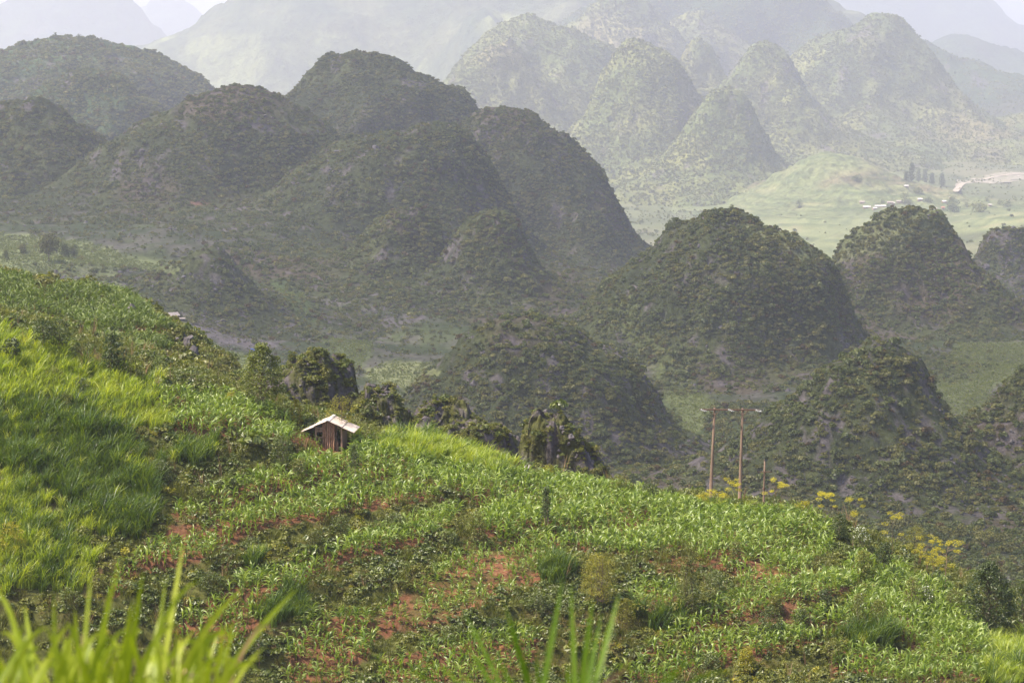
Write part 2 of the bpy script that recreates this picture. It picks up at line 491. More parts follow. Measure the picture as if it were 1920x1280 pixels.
# ---- karst hills: each its own solid, its flanks turned from the outline seen in the photograph
class Hill:
    def __init__(s, name, label, Y, peak, left, right, k=0.85, amp=0.14, seed=0, cover=0.75, bush=4.0, tone=0, rock=0.3, kinds=None, stf=True, spur=0.0, skirt=None):
        bush = bush * far(Y) / Y * (0.8 if Y > 2600 else 0.76); Y = far(Y)
        s.__dict__.update(name=name, label=label, Y=Y, k=k, amp=amp, seed=seed, cover=cover, bush=bush, tone=tone, rock=rock, spur=spur)
        c = at(peak[0], peak[1], Y); s.c = c
        def side(pts):
            q = np.array([at(x, y, Y) for x, y in [peak] + pts])
            r = np.abs(q[:, 0] - c[0]); z = q[:, 2]
            r = np.maximum.accumulate(r + np.arange(len(r)) * 1e-3)
            ext = 60 * Y / F
            sl = min((z[-1] - z[-2]) / max(r[-1] - r[-2], 1e-3), -0.25)
            r = np.append(r, [r[-1] + ext, r[-1] + 3.5 * ext]); z = np.append(z, [z[-1] + sl * ext, z[-1] + sl * 3.5 * ext])
            return r, z
        s.L = side(left); s.R = side(right)
        s.rmax = max(s.L[0][-1], s.R[0][-1])
        s.skirt = skirt
    def h(s, X, Y, noise=True):
        dx = X - s.c[0]; dy = (Y - s.c[1]) / s.k
        r = np.sqrt(dx * dx + dy * dy) + 1e-6
        cs = dx / r
        w = 0.5 + 0.5 * cs; w = w * w * (3 - 2 * w)
        if noise:
            sc = s.rmax
            nn = fbm(xyz(X / (0.30 * sc), Y / (0.30 * sc), s.seed), 3, 100 + s.seed)
            sn = 1 - cs * cs
            r = r * (1 + nn * (0.10 + 0.45 * sn) * s.amp / 0.10 * 0.6)
            if s.spur: r = r * (1 - s.spur * np.exp(-((cs - 0.15) / 0.22) ** 2) * (dy < 0))
        zl = np.interp(r, *s.L); zr = np.interp(r, *s.R)
        # soften the kinks of the outline
        e = 0.02 * s.rmax
        zl = 0.5 * zl + 0.25 * (np.interp(r - e, *s.L) + np.interp(r + e, *s.L)); zr = 0.5 * zr + 0.25 * (np.interp(r - e, *s.R) + np.interp(r + e, *s.R))
        z = zl * (1 - w) + zr * w
        if noise:
            m = 7.0 * s.Y / F
            q = xyz(X / (m * 9), Y / (m * 9), z / (m * 16))
            z = z + m * 1.6 * fbm(q * 1.8, 3, 200 + s.seed) + m * 3.2 * (0.35 - np.abs(fbm(q, 3, 230 + s.seed))) * np.clip(r / (0.15 * s.rmax), 0, 1)
        return z
    def blend(s, X, Y, Z):
        # the foot runs out into the valley floor in a hollow slope
        if s.skirt == 0: return Z
        b = vz(X, Y) - 1.2; kk = ((45.0 if s.tone == 2 else 28.0) if s.skirt is None else s.skirt) * s.Y / 1500.0
        e = sstep(1.0, 0.8, np.hypot(X - s.c[0], (Y - s.c[1]) / s.k) / s.rmax)
        return 0.5 * (Z + b + np.sqrt((Z - b) ** 2 + (kk * e) ** 2)) - 2.0 * (1 - e)
    def mesh(s):
        nt = 220; nr = 110
        th = np.linspace(0, 2 * np.pi, nt, endpoint=False)
        rr = s.rmax * np.linspace(0.001, 1, nr) ** 0.85
        T, RR = np.meshgrid(th, rr)
        X = s.c[0] + RR * np.cos(T); Y = s.c[1] + s.k * RR * np.sin(T)
        Z = s.h(X, Y)
        Z = s.blend(X, Y, Z)
        s.P = np.stack([X, Y, Z], -1).reshape(-1, 3)
        s.Fc = grid_faces(nr, nt, True)
        return s

HILLS = []
def hill(*a, **k): h = Hill(*a, seed=len(HILLS) + 1, **k); HILLS.append(h); return h
hA = hill('karst_hill', 'broad bushy cone hill standing just behind the maize ridge, left of the twin power pole', 950, (1030,603), [(960,606),(900,618),(870,645),(830,690),(790,725),(750,775),(720,830),(690,900)], [(1080,620),(1130,660),(1180,680),(1220,720),(1238,760),(1252,800),(1280,830),(1315,862),(1360,920),(1420,980)], bush=2.9, cover=1.24, rock=0.5)
hB = hill('karst_hill', 'dark pointed cone hill with a rocky summit right behind the power poles', 800, (1665,638), [(1625,648),(1592,680),(1562,692),(1525,722),(1490,760),(1440,790),(1400,830),(1350,870),(1280,910),(1200,970)], [(1700,660),(1742,692),(1752,735),(1772,780),(1795,805),(1835,840),(1880,900),(1930,960),(1990,1050)], bush=2.9, cover=1.47, rock=0.5)
hC = hill('karst_hill', 'dark cone hill cut off by the right picture edge', 830, (1995,640), [(1945,676),(1902,720),(1872,750),(1842,787),(1800,806),(1760,850),(1720,930)], [(2050,680),(2110,760),(2200,860),(2300,960)], bush=2.9, cover=1.47, rock=0.35)
hD = hill('karst_hill', 'two shouldered wooded hill with a knobbly top above the twin power pole', 1250, (1370,396), [(1330,405),(1300,428),(1252,432),(1232,470),(1185,510),(1150,535),(1100,590),(1050,650),(1000,720)], [(1410,410),(1432,442),(1490,450),(1522,468),(1560,492),(1590,540),(1602,600),(1622,650),(1650,710),(1690,800),(1730,900)], bush=3.1, cover=1.40, rock=0.3)
hE = hill('karst_hill', 'steep wooded dome hill in front of the far village', 1500, (1715,400), [(1665,405),(1622,440),(1572,480),(1545,530),(1510,600),(1460,700)], [(1770,412),(1800,470),(1832,520),(1872,565),(1900,600),(1925,630),(1990,710)], bush=3.1, cover=1.40, rock=0.3)
hE2 = hill('karst_hill', 'small grey hill with pale cliffs at the right edge beyond the wooded dome', 1900, (1895,436), [(1855,450),(1835,480),(1825,520),(1800,570)], [(1950,450),(2010,520),(2060,600)], bush=3.1, cover=0.93, rock=0.8)
hF = hill('karst_hill', 'large rounded hill dominating the left half, with a bare red scar', 1900, (470,170), [(430,172),(380,190),(330,220),(280,240),(240,262),(200,285),(150,335),(80,405),(0,450)], [(520,190),(560,215),(600,240),(640,270),(700,335),(760,410),(820,480),(900,560)], bush=3.3, cover=1.08, rock=0.3)
hG = hill('karst_hill', 'rounded hill joined to the right of the large left dome', 1800, (830,234), [(790,242),(740,258),(700,262),(650,272),(600,295),(540,340),(480,410),(400,480)], [(870,250),(900,280),(932,340),(962,400),(988,450),(1015,485),(1060,535),(1120,580),(1200,640)], bush=3.3, cover=1.08, rock=0.3)
hH = hill('karst_hill', 'flat topped dark hill with a rocky crest behind the left dome', 2400, (650,101), [(612,107),(593,128),(560,165),(535,187),(480,235),(400,310)], [(695,106),(742,120),(790,145),(850,165),(880,190),(892,212),(930,265),(980,340)], bush=3.4, cover=1.16, rock=0.3, spur=0.22)
hI = hill('karst_hill', 'dark whale backed hill with a cliff on its steep right flank', 2150, (945,208), [(900,212),(870,238),(820,310),(760,400)], [(1000,225),(1050,260),(1100,295),(1140,338),(1166,390),(1187,450),(1202,485),(1250,540)], bush=3.4, cover=1.24, rock=0.3)
hJ = hill('karst_hill', 'greenish pointed hill at the left edge beside the large dome', 1950, (60,189), [(20,197),(-20,222),(-80,265),(-160,340)], [(90,200),(130,240),(170,266),(230,330),(300,420)], bush=3.3, cover=1.08, rock=0.2)
hK = hill('karst_hill', 'long tree fringed ridge at the upper left', 3000, (110,76), [(60,90),(20,106),(-40,118),(-120,145),(-200,210)], [(160,80),(220,95),(280,110),(330,130),(370,155),(395,182),(440,245),(500,340)], bush=4.4, cover=1.40, rock=0.1, tone=1)
hL = hill('karst_hill', 'small rounded hill in front of the tree fringed upper left ridge', 2700, (190,135), [(130,147),(90,170),(50,205),(0,265)], [(225,150),(260,190),(300,212),(330,250),(370,310)], bush=4.1, cover=1.32, rock=0.15, tone=1)
ha1 = hill('karst_hill', 'low bushy knoll on the valley floor below the large left dome', 1350, (400,474), [(370,490),(340,520),(300,560),(250,612)], [(430,490),(460,540),(490,590),(530,640),(580,710)], bush=2.9, cover=0.93, rock=0.5)
ha2 = hill('karst_hill', 'dark wooded knoll at the foot of the joined middle hill, left one of two', 1550, (785,398), [(740,410),(700,442),(660,500),(620,560),(560,630)], [(812,410),(835,455),(875,515),(915,575),(965,630)], bush=3.4, cover=1.47, rock=0.15)
ha3 = hill('karst_hill', 'dark wooded knoll at the foot of the joined middle hill, right one of two', 1500, (935,398), [(900,405),(870,432),(840,485),(800,550),(760,610)], [(960,415),(985,460),(1002,512),(1050,565),(1090,615),(1140,660)], bush=3.4, cover=1.47, rock=0.2)
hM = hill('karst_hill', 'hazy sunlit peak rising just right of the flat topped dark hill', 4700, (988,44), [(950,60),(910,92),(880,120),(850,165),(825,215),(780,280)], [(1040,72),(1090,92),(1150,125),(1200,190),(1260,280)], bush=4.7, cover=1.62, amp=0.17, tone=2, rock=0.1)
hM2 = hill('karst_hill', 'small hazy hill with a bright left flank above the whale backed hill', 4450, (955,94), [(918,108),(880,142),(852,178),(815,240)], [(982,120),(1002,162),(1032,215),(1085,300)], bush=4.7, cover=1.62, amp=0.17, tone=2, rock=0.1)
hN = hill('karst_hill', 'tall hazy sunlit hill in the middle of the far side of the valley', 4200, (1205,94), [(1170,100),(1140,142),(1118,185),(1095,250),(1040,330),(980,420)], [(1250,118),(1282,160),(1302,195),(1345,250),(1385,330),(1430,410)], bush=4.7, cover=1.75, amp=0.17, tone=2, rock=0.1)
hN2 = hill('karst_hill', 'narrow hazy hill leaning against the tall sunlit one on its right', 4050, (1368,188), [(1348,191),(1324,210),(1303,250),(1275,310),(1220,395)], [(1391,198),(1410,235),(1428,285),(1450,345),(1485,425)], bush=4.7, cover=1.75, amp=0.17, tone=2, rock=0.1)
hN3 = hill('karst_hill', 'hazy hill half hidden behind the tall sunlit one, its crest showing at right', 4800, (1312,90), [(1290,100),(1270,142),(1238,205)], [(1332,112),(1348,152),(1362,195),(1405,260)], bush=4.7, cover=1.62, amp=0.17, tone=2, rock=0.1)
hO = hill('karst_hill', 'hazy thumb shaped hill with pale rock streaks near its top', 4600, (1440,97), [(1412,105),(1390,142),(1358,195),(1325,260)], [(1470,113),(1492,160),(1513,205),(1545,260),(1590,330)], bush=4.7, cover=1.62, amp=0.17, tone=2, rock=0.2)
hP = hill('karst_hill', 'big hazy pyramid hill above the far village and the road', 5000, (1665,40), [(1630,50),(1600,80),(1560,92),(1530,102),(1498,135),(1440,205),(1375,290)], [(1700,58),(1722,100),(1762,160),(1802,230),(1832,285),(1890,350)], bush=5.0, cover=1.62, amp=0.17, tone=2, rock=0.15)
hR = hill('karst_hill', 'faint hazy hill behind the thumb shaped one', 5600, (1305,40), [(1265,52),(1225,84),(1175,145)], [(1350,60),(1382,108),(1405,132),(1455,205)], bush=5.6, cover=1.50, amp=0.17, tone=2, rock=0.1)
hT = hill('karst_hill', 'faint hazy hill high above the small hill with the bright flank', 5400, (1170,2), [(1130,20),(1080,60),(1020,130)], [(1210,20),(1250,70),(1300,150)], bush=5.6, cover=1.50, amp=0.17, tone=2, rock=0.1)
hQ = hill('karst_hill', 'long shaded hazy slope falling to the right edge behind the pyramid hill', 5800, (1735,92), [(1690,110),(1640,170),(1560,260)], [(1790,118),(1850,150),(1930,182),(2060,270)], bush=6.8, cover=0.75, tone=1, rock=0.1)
hX = hill('mountain', 'dim blue ridge behind the long shaded slope at the right edge', 7500, (1800,78), [(1760,90),(1700,125),(1620,190)], [(1850,95),(1920,125),(2010,170),(2120,240)], bush=0, tone=1, rock=0.0)
hS = hill('mountain', 'huge pale mountain across the upper left and middle, fields on its lower slope', 6600, (800,-170), [(640,-90),(520,-30),(430,0),(370,32),(330,62),(270,92),(200,135),(120,200)], [(1100,-110),(1400,-70),(1540,-8),(1605,42),(1690,130),(1780,230)], k=0.5, bush=0, tone=3, rock=0.0, amp=0.2)
hS2 = hill('mountain', 'broad blue wooded massif behind the sunlit hills, reaching the top of the picture', 5900, (1330,-70), [(1200,-25),(1100,35),(1000,95),(900,150),(820,210)], [(1480,-30),(1565,20),(1640,90),(1720,160),(1820,240)], k=0.4, bush=6.5, cover=1.2, tone=1, rock=0.0, amp=0.25)
hU = hill('mountain', 'pale blue rounded mountain at the upper left corner', 9000, (170,-30), [(100,-10),(40,18),(0,26),(-60,62),(-160,120)], [(240,0),(270,30),(292,62),(350,110)], k=0.6, bush=0, tone=1, rock=0.0)
hV = hill('mountain', 'small far mountain in the notch at the upper left', 11500, (312,9), [(280,20),(245,42),(200,80)], [(345,12),(362,26),(425,66)], k=0.6, bush=0, tone=1, rock=0.0)
hW = hill('mountain', 'faint mountain fading into the white sky at the upper right corner', 10500, (1690,-70), [(1600,-50),(1500,-20),(1400,40)], [(1760,-40),(1835,0),(1872,32),(1905,64),(1960,100),(2060,160)], k=0.6, bush=0, tone=1, rock=0.0)
hY = hill('grassy_hill', 'hazy grassy slope at the right edge that the far road is cut into', 5000, (2080,205), [(1980,246),(1920,285),(1870,322),(1830,350),(1790,378),(1740,402)], [(2160,240),(2300,330)], bush=4.1, cover=0.78, tone=2, rock=0.1)
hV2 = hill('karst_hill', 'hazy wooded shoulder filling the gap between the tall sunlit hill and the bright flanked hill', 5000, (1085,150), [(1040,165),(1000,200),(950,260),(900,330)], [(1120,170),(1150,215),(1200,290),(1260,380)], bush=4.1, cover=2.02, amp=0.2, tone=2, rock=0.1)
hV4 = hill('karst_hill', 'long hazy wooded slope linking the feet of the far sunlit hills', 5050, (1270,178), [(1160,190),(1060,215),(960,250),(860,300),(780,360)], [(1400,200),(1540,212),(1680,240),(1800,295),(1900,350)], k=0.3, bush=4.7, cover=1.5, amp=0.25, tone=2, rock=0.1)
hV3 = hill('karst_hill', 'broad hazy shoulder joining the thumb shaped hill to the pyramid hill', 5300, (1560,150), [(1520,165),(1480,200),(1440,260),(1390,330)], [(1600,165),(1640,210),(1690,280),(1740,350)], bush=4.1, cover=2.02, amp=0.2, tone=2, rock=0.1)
hZ = hill('grassy_hill', 'low bright green grassy spur beside the far village', 3900, (1565,286), [(1530,292),(1480,322),(1420,355)], [(1602,300),(1652,326),(1702,347),(1760,365)], bush=0, tone=4, rock=0.0, amp=0.05, skirt=6, k=1.5)
for h in HILLS: h.mesh()
# the big right shoulder of green slope under the far right hills
def height(X, Y):
    """height of the valley floor and all hills together"""
    X = np.asarray(X, float); Y = np.asarray(Y, float)
    z = vz(X, Y)
    for h in HILLS:
        k = (np.abs(X - h.c[0]) < h.rmax) & (np.abs(Y - h.c[1]) < h.rmax * h.k)
        if np.any(k):
            zz = np.full(X.shape, -1e9); zz[k] = h.blend(X[k], Y[k], h.h(X[k], Y[k])); z = np.maximum(z, zz)
    return z
def hit(px, py, fn=hz, y0=190.0, y1=420.0, step=None):
    """first ground point under a photograph pixel"""
    Y = np.arange(y0, y1, step or (y1 - y0) / 1500.0)
    P = at(np.full(Y.shape, px), np.full(Y.shape, py), Y)
    g = fn(P[:, 0], P[:, 1])
    k = np.nonzero(P[:, 2] <= g)[0]
    i = k[0] if len(k) else len(Y) // 2
    return np.array([P[i, 0], P[i, 1], g[i]])

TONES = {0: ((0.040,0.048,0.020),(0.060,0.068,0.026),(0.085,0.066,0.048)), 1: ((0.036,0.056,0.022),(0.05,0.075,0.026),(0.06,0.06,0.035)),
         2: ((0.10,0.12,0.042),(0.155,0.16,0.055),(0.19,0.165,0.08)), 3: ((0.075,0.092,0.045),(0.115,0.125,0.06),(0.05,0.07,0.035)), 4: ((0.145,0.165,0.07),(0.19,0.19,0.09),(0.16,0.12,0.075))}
M_HILL = {b: ground_mat('hill_ground_%d' % b, f, c, 0.9, d) for b, (f, c, d) in {0: (0.35, 0.6, 2.0), 1: (0.09, 0.6, 8.0), 2: (0.03, 0.5, 25.0)}.items()}
for h in HILLS:
    P = h.P; s = h.Y / 1500.0
    a = fbm(P / (22 * s), 4, 7 + h.seed); b = fbm(P / (70 * s), 3, 17 + h.seed); c = fbm(P / np.array([9 * s, 9 * s, 26 * s]), 4, 27)
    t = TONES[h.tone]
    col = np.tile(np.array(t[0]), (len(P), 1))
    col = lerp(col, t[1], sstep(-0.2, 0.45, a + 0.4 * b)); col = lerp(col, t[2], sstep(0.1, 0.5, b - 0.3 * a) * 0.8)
    if h.rock: col = lerp(col, (0.105, 0.088, 0.092), sstep(0.30 - 0.45 * h.rock, 0.60 - 0.45 * h.rock, c) * 0.8)
    if h is hF:                      # the bare red scar
        px, py = proj(P); d = np.hypot((px - 370) / 26, (py - 381) / 5.5); col = lerp(col, (0.16, 0.085, 0.06), sstep(1.15, 0.7, d + 0.4 * a) * (P[:, 1] < h.c[1]))
    if h is hS:
        px, py = proj(P)
        k = inpoly(px + 25 * a, py + 18 * b, [(260,100),(330,70),(450,60),(560,50),(640,60),(700,110),(830,140),(860,190),(600,260),(250,240)]); col[k] = lerp(col[k], (0.19, 0.21, 0.085), sstep(-0.4, 0.3, a[k]) * 0.8)
        k = inpoly(px + 20 * a, py + 10 * b, [(900,40),(960,20),(990,40),(930,62)]); col[k] = (0.19, 0.21, 0.08)
    if h.tone == 2 or h.tone == 0:
        # the lower slopes carry grass and fields
        cc, fw_, _ = field_col(P, col); col = lerp(col, cc, fw_ * 0.8) if False else np.where((fw_ > 0)[:, None], cc * 0.6 + col * 0.4, col)
    if h is hZ:
        bd = fbm(P / np.array([90.0, 90.0, 4.0]), 3, 411); col = lerp(col, (0.075, 0.10, 0.04), sstep(0.0, 0.3, bd) * 0.7)
    h.col = col
    mb = 0 if h.Y < 2500 else (1 if h.Y < 8600 else 2)
    h.obj = link(h.name, mesh_from(h.name, P, h.Fc, [M_HILL[mb]], True, {'col': np.hstack([col, np.ones((len(P), 1))])}))
    tag(h.obj, h.label, 'mountain' if h.name == 'mountain' else 'hill', kind='structure')

# ---- haze
M_HAZE, nt_, out_ = new_mat('haze_air')
pv = N(nt_, 'ShaderNodeVolumePrincipled')
pv.inputs['Color'].default_value = (0.90, 0.895, 1.0, 1)
pv.inputs['Density'].default_value = 0.000102
pv.inputs['Anisotropy'].default_value = 0.35
nt_.links.new(pv.outputs[0], out_.inputs['Volume'])
zmin = min(VP[:, 2].min(), min(h.P[:, 2].min() for h in HILLS)) - 1.0
zmax = max(h.P[:, 2].max() for h in HILLS) + 20
hb = MB().box((0, 11900, (zmin + zmax) / 2), (10500, 12100, (zmax - zmin) / 2))
ho = link('haze', hb.mesh('haze', [M_HAZE])); tag(ho, 'pale summer haze lying over the whole valley and fading the far mountains', 'haze', kind='stuff')

# ---- the cloud bank over the middle of the valley (its shadow lies on the nearer hills)
M_CLOUD, nt_, out_ = new_mat('cloud_mist')
cd1 = N(nt_, 'ShaderNodeBsdfDiffuse'); cd1.inputs[0].default_value = (0.9, 0.9, 0.9, 1)
cd2 = N(nt_, 'ShaderNodeBsdfTranslucent'); cd2.inputs[0].default_value = (0.9, 0.9, 0.9, 1)
cd3 = N(nt_, 'ShaderNodeBsdfTransparent')
cm1 = N(nt_, 'ShaderNodeMixShader'); cm1.inputs[0].default_value = 0.5
cm2 = N(nt_, 'ShaderNodeMixShader'); cm2.inputs[0].default_value = 0.75
nt_.links.new(cd1.outputs[0], cm1.inputs[1]); nt_.links.new(cd2.outputs[0], cm1.inputs[2])
nt_.links.new(cm1.outputs[0], cm2.inputs[1]); nt_.links.new(cd3.outputs[0], cm2.inputs[2]); nt_.links.new(cm2.outputs[0], out_.inputs[0])
CLOUD_Z = 1500.0
def cloud(label, sx, sy, rx, ry, seed):
    # (sx, sy): where its shadow falls; the cloud itself hangs up-sun of that
    k = (CLOUD_Z + 110) / to_sun.z
    cx, cy = sx + to_sun.x * k, sy + to_sun.y * k
    nr_, nt2 = 40, 80
    ph, th = np.meshgrid(np.linspace(0.02, np.pi - 0.02, nr_), np.linspace(0, 2 * np.pi, nt2, endpoint=False), indexing='ij')
    D = xyz(np.sin(ph) * np.cos(th), np.sin(ph) * np.sin(th), np.cos(ph))
    f = 1 + 0.35 * fbm(D * 2.2 + seed, 4, seed)
    P = D * f[..., None] * np.array([rx, ry, 160.0]); P[..., 2] = np.where(P[..., 2] < 0, P[..., 2] * 0.25, P[..., 2])
    P = P + np.array([cx, cy, CLOUD_Z])
    o = link('cloud', mesh_from('cloud', P.reshape(-1, 3), grid_faces(nr_, nt2, True), [M_CLOUD], True))
    tag(o, label, 'cloud', kind='structure')
cloud('flat based white cloud drifting over the middle of the valley', -50, 1560, 900, 920, 3)
print('HAZE z', zmin, zmax)
# ================================================================== WOODS AND STONES ON THE HILLS
def crown_proto(name, mat, seed, n=80, quad=0.5, flat=1.0, lobes=5):
    """a rounded bush or tree crown, radius about 1, built of leaf clumps spread through its volume"""
    g = np.random.default_rng(seed)
    V = []; Fs = []; A = []
    cs = g.normal(size=(lobes, 3)); cs /= np.linalg.norm(cs, axis=1)[:, None]; cs *= 0.45; cs[:, 2] = np.abs(cs[:, 2]) * flat + 0.35
    rs = g.uniform(0.38, 0.62, lobes)
    for i in range(n):
        k = g.integers(lobes)
        d = g.normal(size=3); d /= np.linalg.norm(d); d[2] = abs(d[2]) * 1.0 - 0.25
        p = cs[k] + d * rs[k] * g.uniform(0.75, 1.08)
        nrm = d + g.normal(size=3) * 0.45; nrm /= np.linalg.norm(nrm)
        u = np.cross(nrm, g.normal(size=3)); u /= np.linalg.norm(u); v = np.cross(nrm, u)
        q = quad * g.uniform(0.5, 1.0); b = len(V)
        V += [p - u * q * .5 - v * q * .25, p + u * q * .1 - v * q * .5, p + u * q * .55 + v * q * .15, p - u * q * .05 + v * q * .5 + nrm * 0.06]
        Fs.append((b, b + 1, b + 2, b + 3)); a = g.uniform(0, 1); A += [a] * 4
    return mesh_from(name, V, Fs, [mat], False, {'tint': A})

L_DARK = leaf_mat('hill_leaf_dark', [(0, (0.040, 0.055, 0.015)), (0.5, (0.090, 0.110, 0.029)), (1, (0.175, 0.185, 0.05))], 0.25, 0.02)
L_OLIVE = leaf_mat('hill_leaf_olive', [(0, (0.070, 0.074, 0.019)), (0.6, (0.145, 0.142, 0.035)), (1, (0.24, 0.215, 0.055))], 0.25, 0.02)
L_RUST = leaf_mat('hill_leaf_rust', [(0, (0.050, 0.036, 0.014)), (1, (0.12, 0.082, 0.032))], 0.2, 0.01)
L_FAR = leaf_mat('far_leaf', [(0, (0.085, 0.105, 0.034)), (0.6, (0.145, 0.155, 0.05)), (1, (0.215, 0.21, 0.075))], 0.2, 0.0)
CROWNS = [crown_proto('hill_crown', m, 11 + i, n, q, f) for i, (m, n, q, f) in enumerate([(L_DARK, 150, .38, 1.0), (L_DARK, 150, .38, .7), (L_DARK, 140, .4, 1.3), (L_OLIVE, 150, .38, 1.0), (L_OLIVE, 140, .38, .8), (L_RUST, 120, .36, .9)])]
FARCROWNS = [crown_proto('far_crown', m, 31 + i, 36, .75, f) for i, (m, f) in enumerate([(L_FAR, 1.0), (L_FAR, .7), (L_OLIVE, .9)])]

def rock_proto(name, mat, seed, jag=0.5):
    g = np.random.default_rng(seed)
    import bmesh
    bm = bmesh.new(); bmesh.ops.create_icosphere(bm, subdivisions=2, radius=1.0)
    s = g.uniform(0.6, 1.2, 3)
    for v in bm.verts:
        p = np.array(v.co); n = fbm(p[None] * 1.7 + seed, 3, seed)[0]
        p = np.round((p * (1 + jag * n)) * 2.6) / 2.6 * 0.5 + p * (1 + jag * n) * 0.5
        v.co = Vector(p * s)
    me = bpy.data.meshes.new(name); bm.to_mesh(me); bm.free(); me.materials.append(mat)
    return me
M_ROCK = rough_mat('limestone', [(0.25, (0.05, 0.043, 0.046)), (0.5, (0.10, 0.088, 0.09)), (0.75, (0.175, 0.157, 0.155))], 1.2, 8, 0.95, 0.6, 5, bdist=0.15)
STONES = [rock_proto('stone', M_ROCK, 60 + i) for i in range(4)]

def area_points(P, Fc, n, dens=None, seed=0, xr=(-220, 2140)):
    """random points on a mesh, spread evenly over what can be seen of it from around the camera"""
    g = np.random.default_rng(1000 + seed)
    q = P[Fc]; ctr = q.mean(1)
    nr = np.cross(q[:, 2] - q[:, 0], q[:, 3] - q[:, 1]); ar = np.linalg.norm(nr, axis=1) * 0.5; nr = nr / (2 * ar[:, None] + 1e-9)
    nr[nr[:, 2] < 0] *= -1
    vw = -ctr / np.linalg.norm(ctr, axis=1)[:, None]
    f = (nr * vw).sum(1)
    px, py = proj(ctr)
    w = ar * np.clip(f + 0.15, 0.02, 1) * (px > xr[0]) * (px < xr[1]) * (py > -120) * (f > -0.12)
    if dens is not None: w = w * dens(ctr)
    k = g.choice(len(w), n, p=w / w.sum())
    u = g.uniform(size=(n, 2)); a, b = u[:, :1], u[:, 1:]
    p = q[k, 0] * (1 - a) * (1 - b) + q[k, 1] * a * (1 - b) + q[k, 2] * a * b + q[k, 3] * (1 - a) * b
    return p

def visible_area_px(h):
    q = h.P[h.Fc]; px, py = proj(q)
    a = 0.5 * np.abs((px[:, 2] - px[:, 0]) * (py[:, 3] - py[:, 1]) - (px[:, 3] - px[:, 1]) * (py[:, 2] - py[:, 0]))
    c = q.mean(1); zz = vz(c[:, 0], c[:, 1])
    k = (c[:, 1] < h.c[1] + 5) & (c[:, 2] > zz) & (px.mean(1) > -220) & (px.mean(1) < 2140) & (py.mean(1) > -100)
    return a[k].sum()

hill_trees = []          # the largest ones, made objects below
allP = []; allI = []; allS = []
farP = []; farI = []; farS = []
stP = []; stS = []
for h in HILLS:
    if not h.bush: continue
    r_px = h.bush * 0.5 * F / h.Y
    A = visible_area_px(h)
    n = int(h.cover * A / (math.pi * r_px ** 2) * (1.5 if h.Y < 4000 else 0.9))
    n = min(n, 16000)
    def dens(c, h=h):
        v = vz(c[:, 0], c[:, 1])
        m = fbm(c / (h.bush * 7), 3, 300 + h.seed)
        hi = np.clip((c[:, 2] - v) / (0.3 * max(h.c[2] - v.min(), 10)), 0, 1)
        return (c[:, 2] > v - 1) * (0.30 + sstep(-0.5, 0.05, m)) * (0.62 + 0.38 * hi)
    p = area_points(h.P, h.Fc, n, dens, h.seed)
    g = np.random.default_rng(h.seed + 500)
    s = h.bush * 0.5 * np.exp(np.clip(g.normal(0.0, 0.42, n), -1, 0.95))
    m = fbm(p / (h.bush * 5), 2, 410)
    p[:, 2] -= 0.25 * s
    if h.Y < 4000:
        i = np.where(g.uniform(size=n) < 0.04 + 0.06 * (m > 0.25), 5, np.where(g.uniform(size=n) < 0.4 + 0.5 * m, g.integers(3, 5, n), g.integers(0, 3, n)))
        allP.append(p); allI.append(i); allS.append(s)
    else:
        farP.append(p); farI.append(g.choice(3, n, p=[.5, .4, .1])); farS.append(s)
    if h.rock > 0.25 and h.Y < 2000:
        ns = int(1100 * h.rock)
        q = area_points(h.P, h.Fc, ns, lambda c, h=h: (c[:, 2] > vz(c[:, 0], c[:, 1]) - 1) * sstep(0.0, 0.35, fbm(c / 16.0, 3, 27)), h.seed + 40)
        stP.append(q); stS.append(np.exp(g.normal(-0.3, 0.45, ns)) * 0.9 * h.Y / 1000)
# scrub and stones on the valley floor
q = VP[grid_faces(len(ls), len(us))]; 
vF = grid_faces(len(ls), len(us))
keep = (VP[vF].mean(1)[:, 1] < 2500)
p = area_points(VP, vF[keep], 42000, lambda c: (0.25 + sstep(-0.2, 0.3, fbm(c / 40.0, 3, 330))) * np.where(field_col(c, np.zeros((len(c), 3)))[1] < 0.5, 1.0, 0.10), 77)
allP.append(p); allI.append(rng.choice(6, len(p), p=[.2, .2, .1, .25, .2, .05])); allS.append(0.8 * np.exp(rng.normal(0, 0.45, len(p))) * (p[:, 1] / 1300))
kb = (VP[vF].mean(1)[:, 1] < 1100); 
p = area_points(VP, vF[kb], 13000, lambda c: (0.15 + sstep(-0.2, 0.3, fbm(c / 30.0, 3, 331))) * (field_col(c, np.zeros((len(c), 3)))[1] < 0.5) * (proj(c)[0] > 1150), 79)
allP.append(p); allI.append(rng.choice(6, len(p), p=[.25, .2, .1, .25, .15, .05])); allS.append(1.2 * np.exp(np.clip(rng.normal(0, 0.4, len(p)), -1, .7)))
p = area_points(VP, vF[keep], 3500, lambda c: 0.05 + field_col(c, np.zeros((len(c), 3)))[2], 78)
stP.append(p); stS.append(np.exp(rng.normal(-0.2, 0.4, len(p))) * 0.8 * p[:, 1] / 1100)

allP = np.vstack(allP); allI = np.concatenate(allI); allS = np.concatenate(allS)
# the 280 trees of the two nearest cones that show largest become objects of their own
near = (allP[:, 1] < 1010) & (allS > 0.9)
px, py = proj(allP)
near &= (px > 700) & (px < 1925) & (py < 960)
sz = np.where(near, allS / allP[:, 1], 0)
